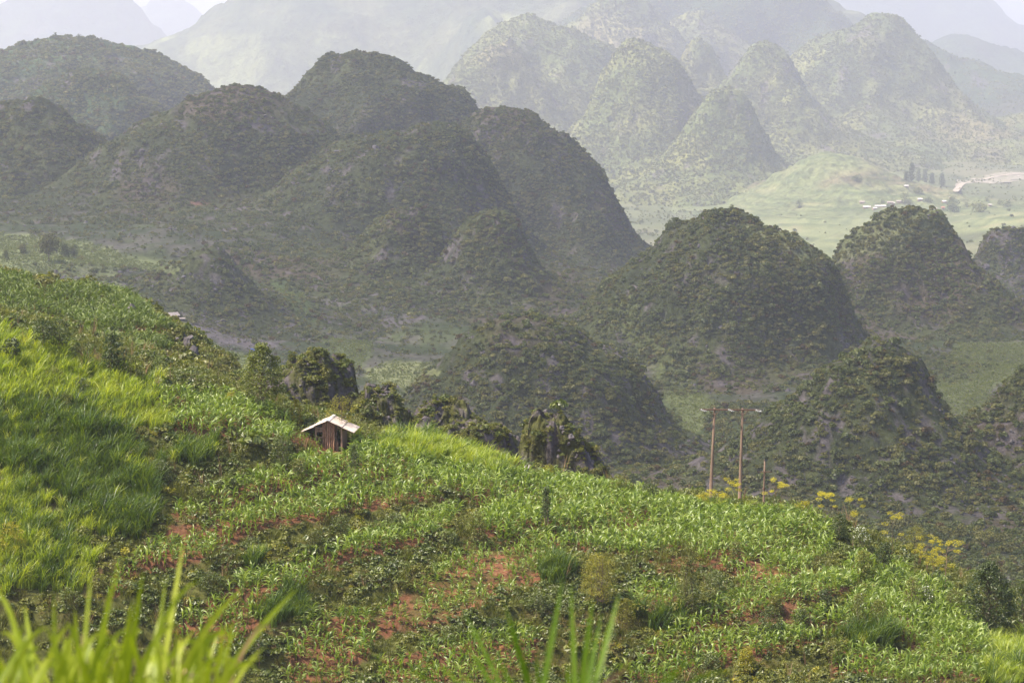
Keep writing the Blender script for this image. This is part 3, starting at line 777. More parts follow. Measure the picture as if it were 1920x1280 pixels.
# no hidden ones: skip what the nearer cone or the ridge covers
top = np.argsort(-sz)[:900]
ok = []
for j in top:
    P_ = allP[j]
    t = np.linspace(0.2, 0.985, 60); L = P_[None] * t[:, None]
    if np.all(L[:, 2] + 0.0 > np.maximum(height(L[:, 0], L[:, 1]), np.where(L[:, 1] < 600, hz(L[:, 0], L[:, 1], False), -1e9)) - 0.2): ok.append(j)
    if len(ok) >= 280: break
for n_, j in enumerate(ok):
    a = px[j] < 1330
    o = link('hill_tree', CROWNS[allI[j]], None, allP[j], (0, 0, float(rng.uniform(0, 6.28))), float(allS[j]))
    tag(o, 'small rounded bushy tree on the broad cone hill left of the twin power pole' if a else ('small rounded bushy tree on the dark pointed cone hill behind the power poles' if px[j] < 1800 else 'small rounded bushy tree on the dark cone at the right picture edge'),
        'tree', 'trees on the broad cone hill' if a else ('trees on the dark pointed cone hill' if px[j] < 1800 else 'trees on the cone at the right edge'))
mask = np.ones(len(allP), bool); mask[ok] = False
scatter('hill_woodland', allP[mask], CROWNS, allI[mask], allS[mask], rng.uniform(0, 6.28, mask.sum()), 'dense low woodland and scrub covering the nearer karst hills', 'woodland')
kf = (VP[vF].mean(1)[:, 1] > 2500) & (VP[vF].mean(1)[:, 1] < 9000)
p = area_points(VP, vF[kf], 14000, lambda c: np.where(field_col(c, np.zeros((len(c), 3)))[1] < 0.5, 0.15 + sstep(-0.1, 0.3, fbm(c / 160.0, 3, 332)), 0.04), 83)
farP.append(p); farI.append(rng.choice(3, len(p), p=[.5, .4, .1])); farS.append(2.6 * np.exp(rng.normal(0, 0.35, len(p))))
farP = np.vstack(farP); farI = np.concatenate(farI); farS = np.concatenate(farS)
scatter('far_woodland', farP, FARCROWNS, farI, farS, rng.uniform(0, 6.28, len(farP)), 'hazy scrub forest covering the far sunlit hills', 'woodland')
# crops on the valley fields
L_CROP = leaf_mat('crop_leaf', [(0, (0.10, 0.13, 0.035)), (0.6, (0.18, 0.20, 0.065)), (1, (0.29, 0.28, 0.11))], 0.3, 0.0)
CROP = [crown_proto('crop_clump', L_CROP, 90 + i, 30, .55, .7) for i in range(3)]
p = area_points(VP, vF[keep], 36000, lambda c: (field_col(c, np.zeros((len(c), 3)))[1] > 0.5) * 1.0, 81)
scatter('valley_crops', p, CROP, rng.integers(0, 3, len(p)), np.exp(rng.normal(-0.1, 0.3, len(p))) * 0.55 * p[:, 1] / 1200, rng.uniform(0, 6.28, len(p)), 'pale maize growing on the fields of the valley floor', 'crops')
stP = np.vstack(stP); stS = np.concatenate(stS)
scatter('rock_debris', stP, STONES, rng.integers(0, 4, len(stP)), stS * 0.55, rng.uniform(0, 6.28, len(stP)), 'grey purple limestone rubble strewn over slopes and valley floor', 'rocks', tilt=rng.uniform(-.6, .6, (len(stP), 2)))
print('WOOD', len(allP), 'FAR', len(farP), 'STONES', len(stP), 'TREES', len(ok))
# ================================================================== THE NEAR HILLSIDE: what grows where
CORN = [
 [(290,738),(330,742),(420,745),(500,772),(560,795),(600,812),(600,842),(560,835),(470,828),(400,822),(330,812),(305,790)],
 # the ridge field round the hut, down to the right
 [(560,868),(600,835),(660,825),(700,838),(760,862),(850,884),(960,895),(1100,912),(1170,925),(1250,945),(1300,952),(1340,968),(1480,962),(1530,975),(1560,1000),(1562,1040),(1517,1068),(1440,1070),(1400,1045),(1331,1055),(1290,1035),(1180,1048),(1130,1040),(1060,1030),(960,1035),(930,1010),(880,1000),(905,960),(850,925),(810,915),(720,905),(660,915),(610,919),(500,937),(485,938),(427,964),(328,978),(321,962),(401,927),(492,895)],
 [(610,925),(690,916),(780,916),(845,935),(780,940),(720,952),(600,977),(500,992),(440,1022),(357,1062),(317,1024),(400,985),(474,950)],
 [(869,959),(790,969),(719,994),(650,1025),(540,1059),(456,1091),(400,1120),(320,1180),(310,1200),(450,1215),(503,1153),(580,1090),(662,1056),(759,1031),(837,994)],
 [(204,1084),(226,1062),(310,1018),(350,1040),(346,1062),(255,1084),(225,1120),(204,1135)],
 [(583,1160),(700,1150),(700,1210),(655,1285),(530,1285),(540,1220)],
 [(716,1235),(809,1215),(981,1187),(1010,1195),(1000,1250),(900,1285),(700,1285)],
 # right flank
 [(1350,1135),(1381,1121),(1445,1117),(1490,1094),(1562,1078),(1590,1062),(1621,1044),(1640,1060),(1625,1099),(1517,1130),(1417,1162),(1322,1182),(1245,1214),(1200,1246),(1195,1222),(1260,1190),(1322,1150)],
 [(1650,1049),(1698,1076),(1757,1099),(1812,1135),(1834,1167),(1852,1198),(1852,1235),(1780,1240),(1721,1235),(1690,1200),(1644,1176),(1560,1180),(1472,1182),(1481,1160),(1580,1150),(1600,1120),(1640,1095)],
 [(1313,1200),(1480,1192),(1560,1200),(1450,1228),(1330,1262),(1210,1285),(1120,1285),(1180,1260)],
 [(1560,1215),(1700,1240),(1850,1245),(1840,1275),(1700,1285),(1560,1270)],
]
SPARSE = [  # young maize on bare red soil
 [(700,1148),(778,1106),(840,1053),(880,1005),(960,1035),(1028,1025),(1060,1035),(1040,1084),(981,1112),(919,1131),(803,1175),(700,1206),(640,1190)],
 [(1331,1058),(1400,1046),(1445,1070),(1517,1071),(1480,1094),(1440,1112),(1390,1110),(1370,1080)],
 [(1180,1095),(1260,1100),(1290,1125),(1240,1150),(1180,1140)],
]
BARE = [[(925,1040),(980,1048),(965,1068),(915,1078)], [(1385,1045),(1440,1062),(1430,1090),(1385,1085)], 
        [(330,985),(420,968),(500,940),(640,918),(720,908),(700,916),(600,925),(480,950),(380,990),(290,1030)], [(1180,1050),(1290,1040),(1330,1060),(1290,1075),(1200,1075)], [(1480,1130),(1420,1165),(1330,1190),(1480,1180),(1540,1150)]]
G_DARK = [[(-80,780),(110,760),(190,790),(240,840),(290,880),(290,970),(250,1008),(190,1010),(140,960),(80,930),(40,890),(-80,880)], [(500,1150),(560,1110),(570,1150),(520,1180)], [(445,1052),(480,1045),(475,1070),(445,1075)],
          [(1190,1150),(1260,1145),(1290,1180),(1230,1195)], [(1025,1070),(1052,1062),(1052,1100),(1030,1100)], [(1560,1195),(1650,1190),(1690,1205),(1620,1220)], [(330,830),(400,830),(400,870),(320,880)], [(740,730),(770,760),(755,820),(735,790)]]
G_BRIGHT = [[(-80,600),(60,640),(150,680),(230,700),(290,740),(305,790),(290,812),(200,800),(110,755),(-80,770)], [(-80,885),(40,895),(80,935),(140,965),(165,1010),(175,1060),(170,1105),(60,1120),(-80,1110)],
            [(650,825),(720,835),(790,826),(850,838),(920,862),(985,896),(930,892),(850,878),(760,858)], [(1845,1210),(2000,1190),(2000,1300),(1850,1290)], [(1262,938),(1330,945),(1400,950),(1500,958),(1450,968),(1340,968),(1290,952)]]
SHOULDER_CORN = [[(-60,590),(-60,522),(40,526),(70,545),(150,545),(240,558),(300,606),(335,628),(250,632),(180,625),(120,605),(40,590)], [(-60,640),(-60,600),(60,600),(120,625),(190,640),(230,650),(200,662),(120,660),(60,650)], [(230,640),(310,640),(330,660),(250,670)]]

def region(P, polys, jit=6.0, seed=0):
    px, py = proj(P)
    j = fbm(P / 1.5, 2, 600 + seed); j2 = fbm(P / 1.5, 2, 650 + seed)
    px = px + jit * 2 * j; py = py + jit * j2
    o = np.zeros(len(P), bool)
    for p in polys: o |= inpoly(px, py, p)
    return o

def grid_points(x0, x1, y0, y1, dx, dy, jit, seed):
    g = np.random.default_rng(seed)
    X, Y = np.meshgrid(np.arange(x0, x1, dx), np.arange(y0, y1, dy))
    X = X + (np.arange(X.shape[0]) % 2)[:, None] * dx * 0.5
    X = X + g.uniform(-jit, jit, X.shape) * dx; Y = Y + g.uniform(-jit, jit, Y.shape) * dy
    X = X.ravel(); Y = Y.ravel()
    k = np.abs(X) < Y * 0.235 + 3
    X, Y = X[k], Y[k]
    P = xyz(X, Y, hz(X, Y))
    px, py = proj(P); k = (py < 1330) & (px > -90) & (px < 2010)
    return P[k]

# ground colour of the hillside: red soil, darker and green-brown where it is overgrown
_nearY = GP[:, 1] < 300
cornish = np.zeros(len(GP), bool); q_ = np.nonzero((GP[:, 1] > 180) & (GP[:, 1] < 400))[0]
cornish[q_] = region(GP[q_], CORN + SPARSE, 5) & _nearY[q_] | region(GP[q_], SHOULDER_CORN, 5) & ~_nearY[q_]
barem = np.zeros(len(GP), bool); barem[q_] = region(GP[q_], BARE, 6, 3)
litter = np.tile(np.array([0.070, 0.074, 0.022]), (len(GP), 1)); litter = lerp(litter, (0.092, 0.074, 0.027), sstep(-0.1, 0.4, g1 + 0.6 * g2))
gc = np.where((cornish | barem)[:, None], soil, litter)
sparse_ = np.zeros(len(GP), bool); sparse_[q_] = region(GP[q_], SPARSE, 6)
gc = np.where(sparse_[:, None], lerp(soil, (0.075, 0.066, 0.022), sstep(-0.25, 0.35, g2 + 0.5 * g1) * 0.75), gc)
gc = np.where(barem[:, None], np.clip(soil * 1.25, 0, 0.4), gc)
M_SOIL = ground_mat('hillside_soil', 2.2, 0.45, 0.6, 0.12)
tag(link('hillside', mesh_from('hillside', GP, grid_faces(len(ys), len(xs)), [M_SOIL], True, {'col': np.hstack([gc, np.ones((len(GP), 1))])})),
    'red soiled hillside with terraced maize falling away to the right', 'hillside', kind='structure')

# ---------------------------------------------------------------- leaf materials
L_CORN = leaf_mat('maize_leaf', [(0, (0.088, 0.142, 0.016)), (0.5, (0.165, 0.235, 0.030)), (1, (0.29, 0.345, 0.072))], 0.38, 0.03, 0.45, (1.25, 1.3, 0.55))
L_GRASSB = leaf_mat('grass_bright', [(0, (0.12, 0.19, 0.011)), (0.5, (0.26, 0.33, 0.019)), (1, (0.46, 0.48, 0.05))], 0.48, 0.03, 0.45, (1.2, 1.2, 0.5))
L_GRASSD = leaf_mat('grass_dark', [(0, (0.034, 0.070, 0.006)), (0.5, (0.068, 0.122, 0.009)), (1, (0.165, 0.225, 0.020))], 0.42, 0.03, 0.45, (1.35, 1.25, 0.45))
L_OLIVE2 = leaf_mat('scrub_olive', [(0, (0.062, 0.072, 0.011)), (0.5, (0.130, 0.140, 0.019)), (1, (0.25, 0.24, 0.034))], 0.33, 0.03, 0.45)
L_GREEN2 = leaf_mat('scrub_green', [(0, (0.042, 0.064, 0.011)), (0.5, (0.092, 0.118, 0.018)), (1, (0.18, 0.205, 0.03))], 0.33, 0.04, 0.45)
L_YELLOW = leaf_mat('scrub_yellow', [(0, (0.13, 0.13, 0.012)), (0.5, (0.24, 0.22, 0.018)), (1, (0.40, 0.34, 0.03))], 0.38, 0.02, 0.45)
L_DRY = leaf_mat('dry_stalk', [(0, (0.16, 0.085, 0.04)), (1, (0.33, 0.22, 0.11))], 0.2, 0.02, 0.5, (1, 0.95, 0.8))
L_FLOWER = leaf_mat('white_flower', [(0, (0.55, 0.55, 0.45)), (1, (0.75, 0.75, 0.66))], 0.2, 0.02, 0.5, (1, 1, 0.9))
BARK = rough_mat('bark', [(0.3, (0.06, 0.04, 0.028)), (0.7, (0.17, 0.12, 0.085))], 5, 6, 0.9, 0.5, 14, (1, 1, 0.25), bdist=0.02)

def blade_strip(V, Fs, A, base, d, L, w, bend, n=4, tint=0.5, a0=0.12, p=1.0, roll=0.0):
    """one arching leaf: leaves the stem at angle a0 from upright and bends over by `bend` towards its tip"""
    side = np.array([-d[1], d[0], 0.0]); b = len(V); q = np.array(base, float)
    for i in range(n + 1):
        t = i / n
        if i:
            ang = a0 + bend * ((i - 0.5) / n) ** p
            q = q + (d * math.sin(ang) + np.array([0, 0, math.cos(ang)])) * (L / n)
        tn = d * math.sin(ang if i else a0) + np.array([0, 0, math.cos(ang if i else a0)]); nv = np.cross(side, tn)
        rr_ = roll * (0.5 + 0.8 * t); sd = side * math.cos(rr_) + nv * math.sin(rr_)
        ww = max(w * min(1.0, 0.45 + 2.2 * t) * (1 - t ** 2.2), 0.004)
        V.append(q - sd * ww * 0.5); V.append(q + sd * ww * 0.5); A += [tint, tint]
    for i in range(n): Fs.append((b + 2 * i, b + 2 * i + 1, b + 2 * i + 3, b + 2 * i + 2))

def corn_proto(seed, H=1.5, nl=10):
    g = np.random.default_rng(seed); V = []; Fs = []; A = []
    a0 = g.uniform(0, 6.28)
    for i in range(nl):
        t = (i + 0.6) / nl; z = 0.12 + t * H * 0.62
        az = a0 + (i % 2) * math.pi + g.normal(0, 0.35)
        L = (1.05 - 0.5 * abs(t - 0.5)) * g.uniform(0.85, 1.15) * H / 1.5
        blade_strip(V, Fs, A, (g.normal(0, .01), g.normal(0, .01), z), np.array([math.cos(az), math.sin(az), 0]), L, 0.145 * H / 1.5 * g.uniform(.85, 1.2), g.uniform(1.6, 2.3) * (1.05 - 0.3 * t), 5, g.uniform(0, 1), 0.38 * (1.3 - t), 1.2, g.choice([-1, 1]) * g.uniform(0.2, 1.15))
    m = MB(); m.tube([(0, 0, -0.1), (0.01, 0, H * 0.4), (0, 0.01, H * 0.75)], [0.022, 0.017, 0.008], 5, False, 0.6)
    b = len(V); V += [np.array(v) for v in m.V]; Fs += [tuple(i + b for i in f) for f in m.F]; A += m.A
    return mesh_from('maize_plant', V, Fs, [L_CORN], True, {'tint': A})

def grass_proto(seed, mat, n=42, L=1.7, w=0.035, spread=0.28, lean=(0.35, 0.1), bend=(0.5, 1.5)):
    g = np.random.default_rng(seed); V = []; Fs = []; A = []
    for i in range(n):
        az = g.uniform(0, 6.28); d = np.array([math.cos(az), math.sin(az), 0]) * 0.7 + np.array([lean[0], lean[1], 0]); d /= np.linalg.norm(d)
        r = spread * math.sqrt(g.uniform()); q = g.uniform(0, 6.28)
        blade_strip(V, Fs, A, (r * math.cos(q), r * math.sin(q), -0.05), d, L * g.uniform(0.6, 1.1), w * g.uniform(.8, 1.3), g.uniform(*bend), 4, g.uniform(0, 1), 0.08, 1.5, g.uniform(-1.2, 1.2))
    return mesh_from('grass_tuft', V, Fs, [mat], True, {'tint': A})

def leaf_quads(g, P, N_, size, V, Fs, A, aspect=0.55, tint=None):
    for p, nn in zip(P, N_):
        u = np.cross(nn, g.normal(size=3)); u /= np.linalg.norm(u) + 1e-9; v = np.cross(nn, u)
        s = size * g.uniform(0.6, 1.2); b = len(V)
        V += [p - u * s * .5, p - v * s * aspect * .5 + nn * s * 0.06, p + u * s * .5 - nn * s * 0.1, p + v * s * aspect * .5 + nn * s * 0.06]
        Fs.append((b, b + 1, b + 2, b + 3)); a = g.uniform(0, 1) if tint is None else tint; A += [a] * 4

def herb_proto(seed, mat, n=70, rad=0.5, h=0.45, leaf=0.21):
    g = np.random.default_rng(seed); V = []; Fs = []; A = []
    k = 4; cs = np.column_stack([g.normal(0, rad * .45, k), g.normal(0, rad * .45, k), g.uniform(0.25, 0.7, k) * h])
    d = g.normal(size=(n, 3)); d /= np.linalg.norm(d, axis=1)[:, None]; d[:, 2] = np.abs(d[:, 2])
    P = cs[g.integers(0, k, n)] + d * np.array([rad * .5, rad * .5, h * .55]) * g.uniform(.5, 1, (n, 1))
    nn = d + g.normal(size=(n, 3)) * 0.5 + np.array([0, 0, 0.5]); nn /= np.linalg.norm(nn, axis=1)[:, None]
    leaf_quads(g, P, nn, leaf, V, Fs, A)
    return mesh_from('herb_clump', V, Fs, [mat], False, {'tint': A})

# ---------------------------------------------------------------- maize
corn_kinds = [corn_proto(100 + i, 1.5 + 0.12 * (i % 3), 9 + i % 3) for i in range(5)]
cp = grid_points(-62, 62, 186, 268, 0.50, 0.74, 0.22, 1)
full = region(cp, CORN, 5); thin = region(cp, SPARSE, 5) & ~full
bare_ = region(cp, BARE, 6, 3)
g = np.random.default_rng(5)
gap = fbm(cp / 2.2, 2, 77)
keep = (full & (gap > -0.62) & (g.uniform(size=len(cp)) < 0.93) & ~(bare_ & (g.uniform(size=len(cp)) < 0.8))) | (thin & (g.uniform(size=len(cp)) < 0.62) & ~(bare_ & (g.uniform(size=len(cp)) < 0.5)))
thin = thin[keep]; cp = cp[keep]
cs = np.where(thin, 0.68, 0.84) * np.exp(g.normal(0, 0.13, len(cp))) * (1 + 0.18 * fbm(cp / 6.0, 2, 79))
ci = g.integers(0, 5, len(cp)); cr = g.uniform(0, 6.28, len(cp))
ct = g.normal(0, 0.09, (len(cp), 2))
HUT = hit(622, 838)
k = (np.hypot(cp[:, 0] - HUT[0], cp[:, 1] - HUT[1] - 2.0) > 2.1) & ~inpoly(*proj(cp), [(600, 800), (655, 830), (656, 866), (606, 866)])
cs = np.where(inpoly(*proj(cp), [(548, 800), (606, 800), (606, 866), (548, 848)]), cs * 0.45, cs)
cp, cs, ci, cr, ct, thin = cp[k], cs[k], ci[k], cr[k], ct[k], thin[k]
# the 290 plants that show largest are objects of their own
px, py = proj(cp)
size = np.where((px > 5) & (px < 1915) & (py < 1279), cs / cp[:, 1], 0)
big = np.argsort(-size)[:290]
for j in big:
    o = link('maize_plant', corn_kinds[ci[j]], None, cp[j], (ct[j, 0], ct[j, 1], cr[j]), float(cs[j]))
    tag(o, 'tall leafy maize plant in one of the dense green strips on the terraced slope', 'maize plant', 'maize plants on the terraced slope')
m_ = np.ones(len(cp), bool); m_[big] = False
scatter('maize_field', cp[m_], corn_kinds, ci[m_], cs[m_], cr[m_], 'dense green maize filling the terraces and the ridge field', 'maize', tilt=ct[m_])
# the shoulder behind
sp_ = grid_points(-95, -38, 296, 400, 0.58, 0.72, 0.3, 2)
sp_ = sp_[region(sp_, SHOULDER_CORN, 5)]
g = np.random.default_rng(6)
sp_ = sp_[(fbm(sp_ / 5.0, 2, 78) > -0.35)]
L_CORN_OLD = leaf_mat('old_maize_leaf', [(0, (0.055, 0.085, 0.016)), (0.5, (0.10, 0.14, 0.026)), (1, (0.18, 0.215, 0.05))], 0.33, 0.02, 0.5, (1.2, 1.3, 0.6))
old_kinds = []
for m0 in corn_kinds:
    m1 = m0.copy(); m1.materials.clear(); m1.materials.append(L_CORN_OLD); old_kinds.append(m1)
scatter('shoulder_maize', sp_, old_kinds, g.integers(0, 5, len(sp_)), np.exp(g.normal(0, .12, len(sp_))) * 1.0, g.uniform(0, 6.28, len(sp_)), 'dark green maize on the far left shoulder of the hillside', 'maize', tilt=g.normal(0, .09, (len(sp_), 2)))

# ---------------------------------------------------------------- grass and undergrowth
gb = [grass_proto(200 + i, L_GRASSB, 36, 1.75, 0.062, 0.36) for i in range(3)]
gd = [grass_proto(210 + i, L_GRASSD, 38, 2.0, 0.070, 0.34) for i in range(3)]
L_GRASSO = leaf_mat('grass_olive', [(0, (0.058, 0.068, 0.011)), (0.5, (0.11, 0.122, 0.018)), (1, (0.20, 0.195, 0.038))], 0.4, 0.02, 0.45, (1.2, 1.2, 0.5))
gs = [grass_proto(220, L_GRASSO, 30, 0.6, 0.03, 0.3), grass_proto(221, L_GRASSO, 30, 0.75, 0.03, 0.3)]
dry = [grass_proto(230, L_DRY, 9, 1.3, 0.035, 0.16, (0.1, 0), (0.1, 0.6)), grass_proto(231, L_DRY, 6, 1.6, 0.03, 0.1, (0, 0), (0.0, 0.3))]
p = grid_points(-64, 62, 187, 272, 0.52, 0.60, 0.48, 3)
g = np.random.default_rng(8)
isb = region(p, G_BRIGHT, 18, 1); isd = region(p, G_DARK, 18, 2) & ~isb
isc = region(p, CORN + SPARSE, 4)
pb = p[isb & (g.uniform(size=len(p)) < 0.9)]
patch = fbm(pb / 7.0, 2, 640)
ib = np.where(patch + 0.5 * g.normal(size=len(pb)) > 0.62, 3 + g.integers(0, 3, len(pb)), g.integers(0, 3, len(pb)))
ridge_ = (proj(pb)[0] > 1230) & (proj(pb)[0] < 1560)
scatter('tall_grass', pb, gb + gd, ib, np.exp(g.normal(-0.08, .2, len(pb)) + 0.3 * fbm(pb / 2.6, 2, 691)) * np.where(ridge_, 0.5, 1.0), g.uniform(-.5, .5, len(pb)), 'bright yellow green tall grass on the left slope and along the ridge', 'grass', tilt=g.normal(0, .08, (len(pb), 2)))
pd = p[isd]
lump = fbm(pd / 2.6, 2, 690)
scatter('rank_grass', pd, gd + gb, np.where(g.uniform(size=len(pd)) < 0.88 + 0.25 * lump, g.integers(0, 3, len(pd)), g.integers(3, 6, len(pd))), np.exp(g.normal(0.0, .2, len(pd)) + 0.4 * lump), g.uniform(-.5, .5, len(pd)), 'dark green rank grass in deep tufts on the left slope and terrace banks', 'grass', tilt=g.normal(0, .08, (len(pd), 2)))
herbs = [herb_proto(300, L_OLIVE2), herb_proto(301, L_OLIVE2, 80, .6, .6, .15), herb_proto(302, L_GREEN2), herb_proto(303, L_GREEN2, 60, .55, .5, .24), herb_proto(304, L_YELLOW, 60, .45, .4, .15)]
p2 = grid_points(-64, 64, 187, 300, 0.50, 0.58, 0.5, 4)
ok = ~region(p2, CORN + SPARSE, 4) & ~region(p2, G_BRIGHT, 7, 1) & ~region(p2, G_DARK, 7, 2)
br = region(p2, BARE, 6, 3)
u = g.uniform(size=len(p2)); cl = fbm(p2 / 4.0, 3, 661)
ok &= (u < 0.97 + 0.3 * cl) & ~(br & (u < 0.45))
p2 = p2[ok]; cl = cl[ok]; n = len(p2)
cl2 = fbm(p2 / 3.0, 3, 671)
kinds = herbs + gs + gd + dry
ii = np.where(cl > 0.12, g.choice([2, 3, 2, 6], n), np.where(cl2 > 0.15, g.choice([0, 1, 0, 4, 5], n), g.choice([0, 1, 0, 5, 6, 5, 6, 6, 3], n)))
ii = np.where(g.uniform(size=n) < 0.015, g.choice([10, 11], n), ii)
scatter('undergrowth', p2, kinds, ii, np.exp(g.normal(0.16, .30, n)), g.uniform(-3.14, 3.14, n), 'tangled low scrub, herbs and grass on the terrace banks', 'undergrowth', tilt=g.normal(0, .12, (n, 2)))
# weeds among the maize
p3 = grid_points(-62, 62, 187, 268, 0.75, 0.85, 0.5, 14)
p3 = p3[region(p3, CORN + SPARSE + BARE, 4)]; p3 = p3[g.uniform(size=len(p3)) < 0.92]
scatter('weeds', p3, herbs + gs, g.choice([0, 1, 3, 5, 6, 5], len(p3)), g.uniform(.3, .75, len(p3)), g.uniform(-3, 3, len(p3)), 'small weeds scattered between the maize rows', 'weeds')
# far shoulder and back slope scrub
p4 = grid_points(-95, 30, 284, 430, 0.95, 1.15, 0.5, 15)
p4 = p4[~region(p4, SHOULDER_CORN, 5)]
n = len(p4); cl = fbm(p4 / 6.0, 3, 681); kk = [crown_proto('knoll_bush', m, 700 + i, 110, .34, f) for i, (m, f) in enumerate([(L_GREEN2, 1.), (L_OLIVE2, .8), (L_DARK, 1.), (L_OLIVE, 1.2), (L_OLIVE2, 1.2)])]
scatter('shoulder_scrub', p4, kinds + kk, np.where(cl > 0.05, g.choice([2, 3, 0, 12, 13, 14, 15], n), g.choice([0, 1, 1, 6, 2, 1, 15, 16], n)), np.exp(g.normal(0.0, .33, n)) * 0.85, g.uniform(-3, 3, n), 'olive and brown scrub on the shoulder of the hillside behind the hut field', 'undergrowth', tilt=g.normal(0, .12, (n, 2)))
# reddish dry grass stems on the left crest
q_ = []
for cx_, cy_, w_, n_ in ((170,690,40,26),(230,690,30,14),(45,660,14,10),(300,735,20,8),(620,1010,4,0)):
    for i in range(n_): q_.append(hit(cx_ + g.normal(0, w_ * .5), cy_ + g.normal(0, 7)))
q_ = np.array(q_)
scatter('dry_stems', q_, dry, g.integers(0, 2, len(q_)), g.uniform(.9, 1.6, len(q_)), g.uniform(-3, 3, len(q_)), 'reddish dry grass stems standing on the left crest', 'dry grass')
print('CORN', len(cp), len(sp_), 'GRASS', len(pb), len(pd), 'SCRUB', len(p2), len(p4), len(p3))

# ---------------------------------------------------------------- rocky knolls behind the ridge
KN = []
def knoll(label, Y, peak, l, r, **k):
    h = Hill('rocky_knoll', label, Y, peak, l, r, k=0.9, amp=0.24, seed=50 + len(KN), bush=1.5, rock=0.8, skirt=0, **k)
    h.mesh(); KN.append(h)
knoll('craggy knoll overgrown with bushes between the young tree and the hut', 306, (605,662), [(565,662),(532,682),(490,712),(450,735),(400,770)], [(640,668),(666,682),(672,712),(680,760),(700,820)])
knoll('bushy rock shoulder with a grass gully, right of the craggy knoll', 300, (708,716), [(690,722),(672,745),(650,800),(640,840)], [(738,728),(757,765),(775,800),(800,850)])
knoll('low broken rock ridge behind the grassy crest', 300, (868,770), [(825,774),(790,788),(755,806),(720,850)], [(910,786),(950,802),(968,832),(985,880)])
knoll('square topped rock knoll with shrubs just behind the ridge field', 292, (1035,787), [(1000,793),(980,812),(972,850),(966,915)], [(1068,802),(1085,828),(1110,852),(1130,882),(1160,925)])
knoll('rocky brow with dark bushes at the end of the far left shoulder', 330, (345,632), [(320,640),(290,660),(250,700)], [(368,655),(378,690),(420,720),(450,770)])
kp = []; ksz = []; kst = []; kss = []
for h in KN:
    P = h.P; c = fbm(P / np.array([1.6, 1.6, 4.0]), 4, 27); a = fbm(P / 3.0, 3, 9)
    dsp = fbm(P / np.array([1.2, 1.2, 3.0]), 3, 47); dsp = np.abs(dsp) * 1.6 - 0.3
    P[:, 2] += 1.0 * dsp + 2.0 * fbm(P / np.array([3.5, 3.5, 6.0]), 2, 48); P[:, 1] += 0.9 * fbm(P / np.array([0.9, 0.9, 2.4]), 3, 49)
    col = np.tile(np.array([0.062, 0.064, 0.022]), (len(P), 1)); col = lerp(col, (0.085, 0.073, 0.075), sstep(-0.2, 0.15, c)); col = lerp(col, (0.12, 0.105, 0.105), sstep(0.25, 0.6, c))
    h.obj = link('rocky_knoll', mesh_from('rocky_knoll', P, h.Fc, [ground_mat('knoll_rock', 1.6, 0.55, 0.9, 0.3)], True, {'col': np.hstack([col, np.ones((len(P), 1))])}))
    tag(h.obj, h.label, 'knoll', kind='structure')
    q = h.P[h.Fc]; pxx, pyy = proj(q); n = 2400
    p = area_points(h.P, h.Fc, n, lambda c: (c[:, 2] > hz(c[:, 0], c[:, 1], False) - 1.0) * (0.06 + sstep(-0.1, 0.2, fbm(c / 2.2, 3, 700))), 60 + h.seed)
    kp.append(p); ksz.append(0.25 * np.exp(g.normal(0, .5, n)))
    p = area_points(h.P, h.Fc, 70, lambda c: (c[:, 2] > hz(c[:, 0], c[:, 1], False) - 1.0) * 1.0, 80 + h.seed); kst.append(p); kss.append(np.exp(g.normal(-1.5, .4, len(p))))
kp = np.vstack(kp); ksz = np.concatenate(ksz); kst = np.vstack(kst); kss = np.concatenate(kss)
kk = [crown_proto('knoll_bush', m, 700 + i, 110, .34, f) for i, (m, f) in enumerate([(L_GREEN2, 1.), (L_OLIVE2, .8), (L_DARK, 1.), (L_OLIVE, 1.2), (L_OLIVE2, 1.2)])]
scatter('knoll_bushes', kp, kk, g.choice(5, len(kp), p=[.16, .3, .16, .23, .15]), ksz, g.uniform(0, 6.28, len(kp)), 'dark bushes and creepers growing over the rocky knolls', 'undergrowth')
scatter('knoll_stones', kst, STONES, g.integers(0, 4, len(kst)), kss, g.uniform(0, 6.28, len(kst)), 'broken grey limestone blocks on the rocky knolls', 'rocks', tilt=g.uniform(-.6, .6, (len(kst), 2)))
# ================================================================== TREES AND SHRUBS, each a thing of its own
def tube_tree(m, pts, r0, r1, n=6):
    k = len(pts); m.tube(pts, [r0 + (r1 - r0) * i / (k - 1) for i in range(k)], n, False, 0.5)

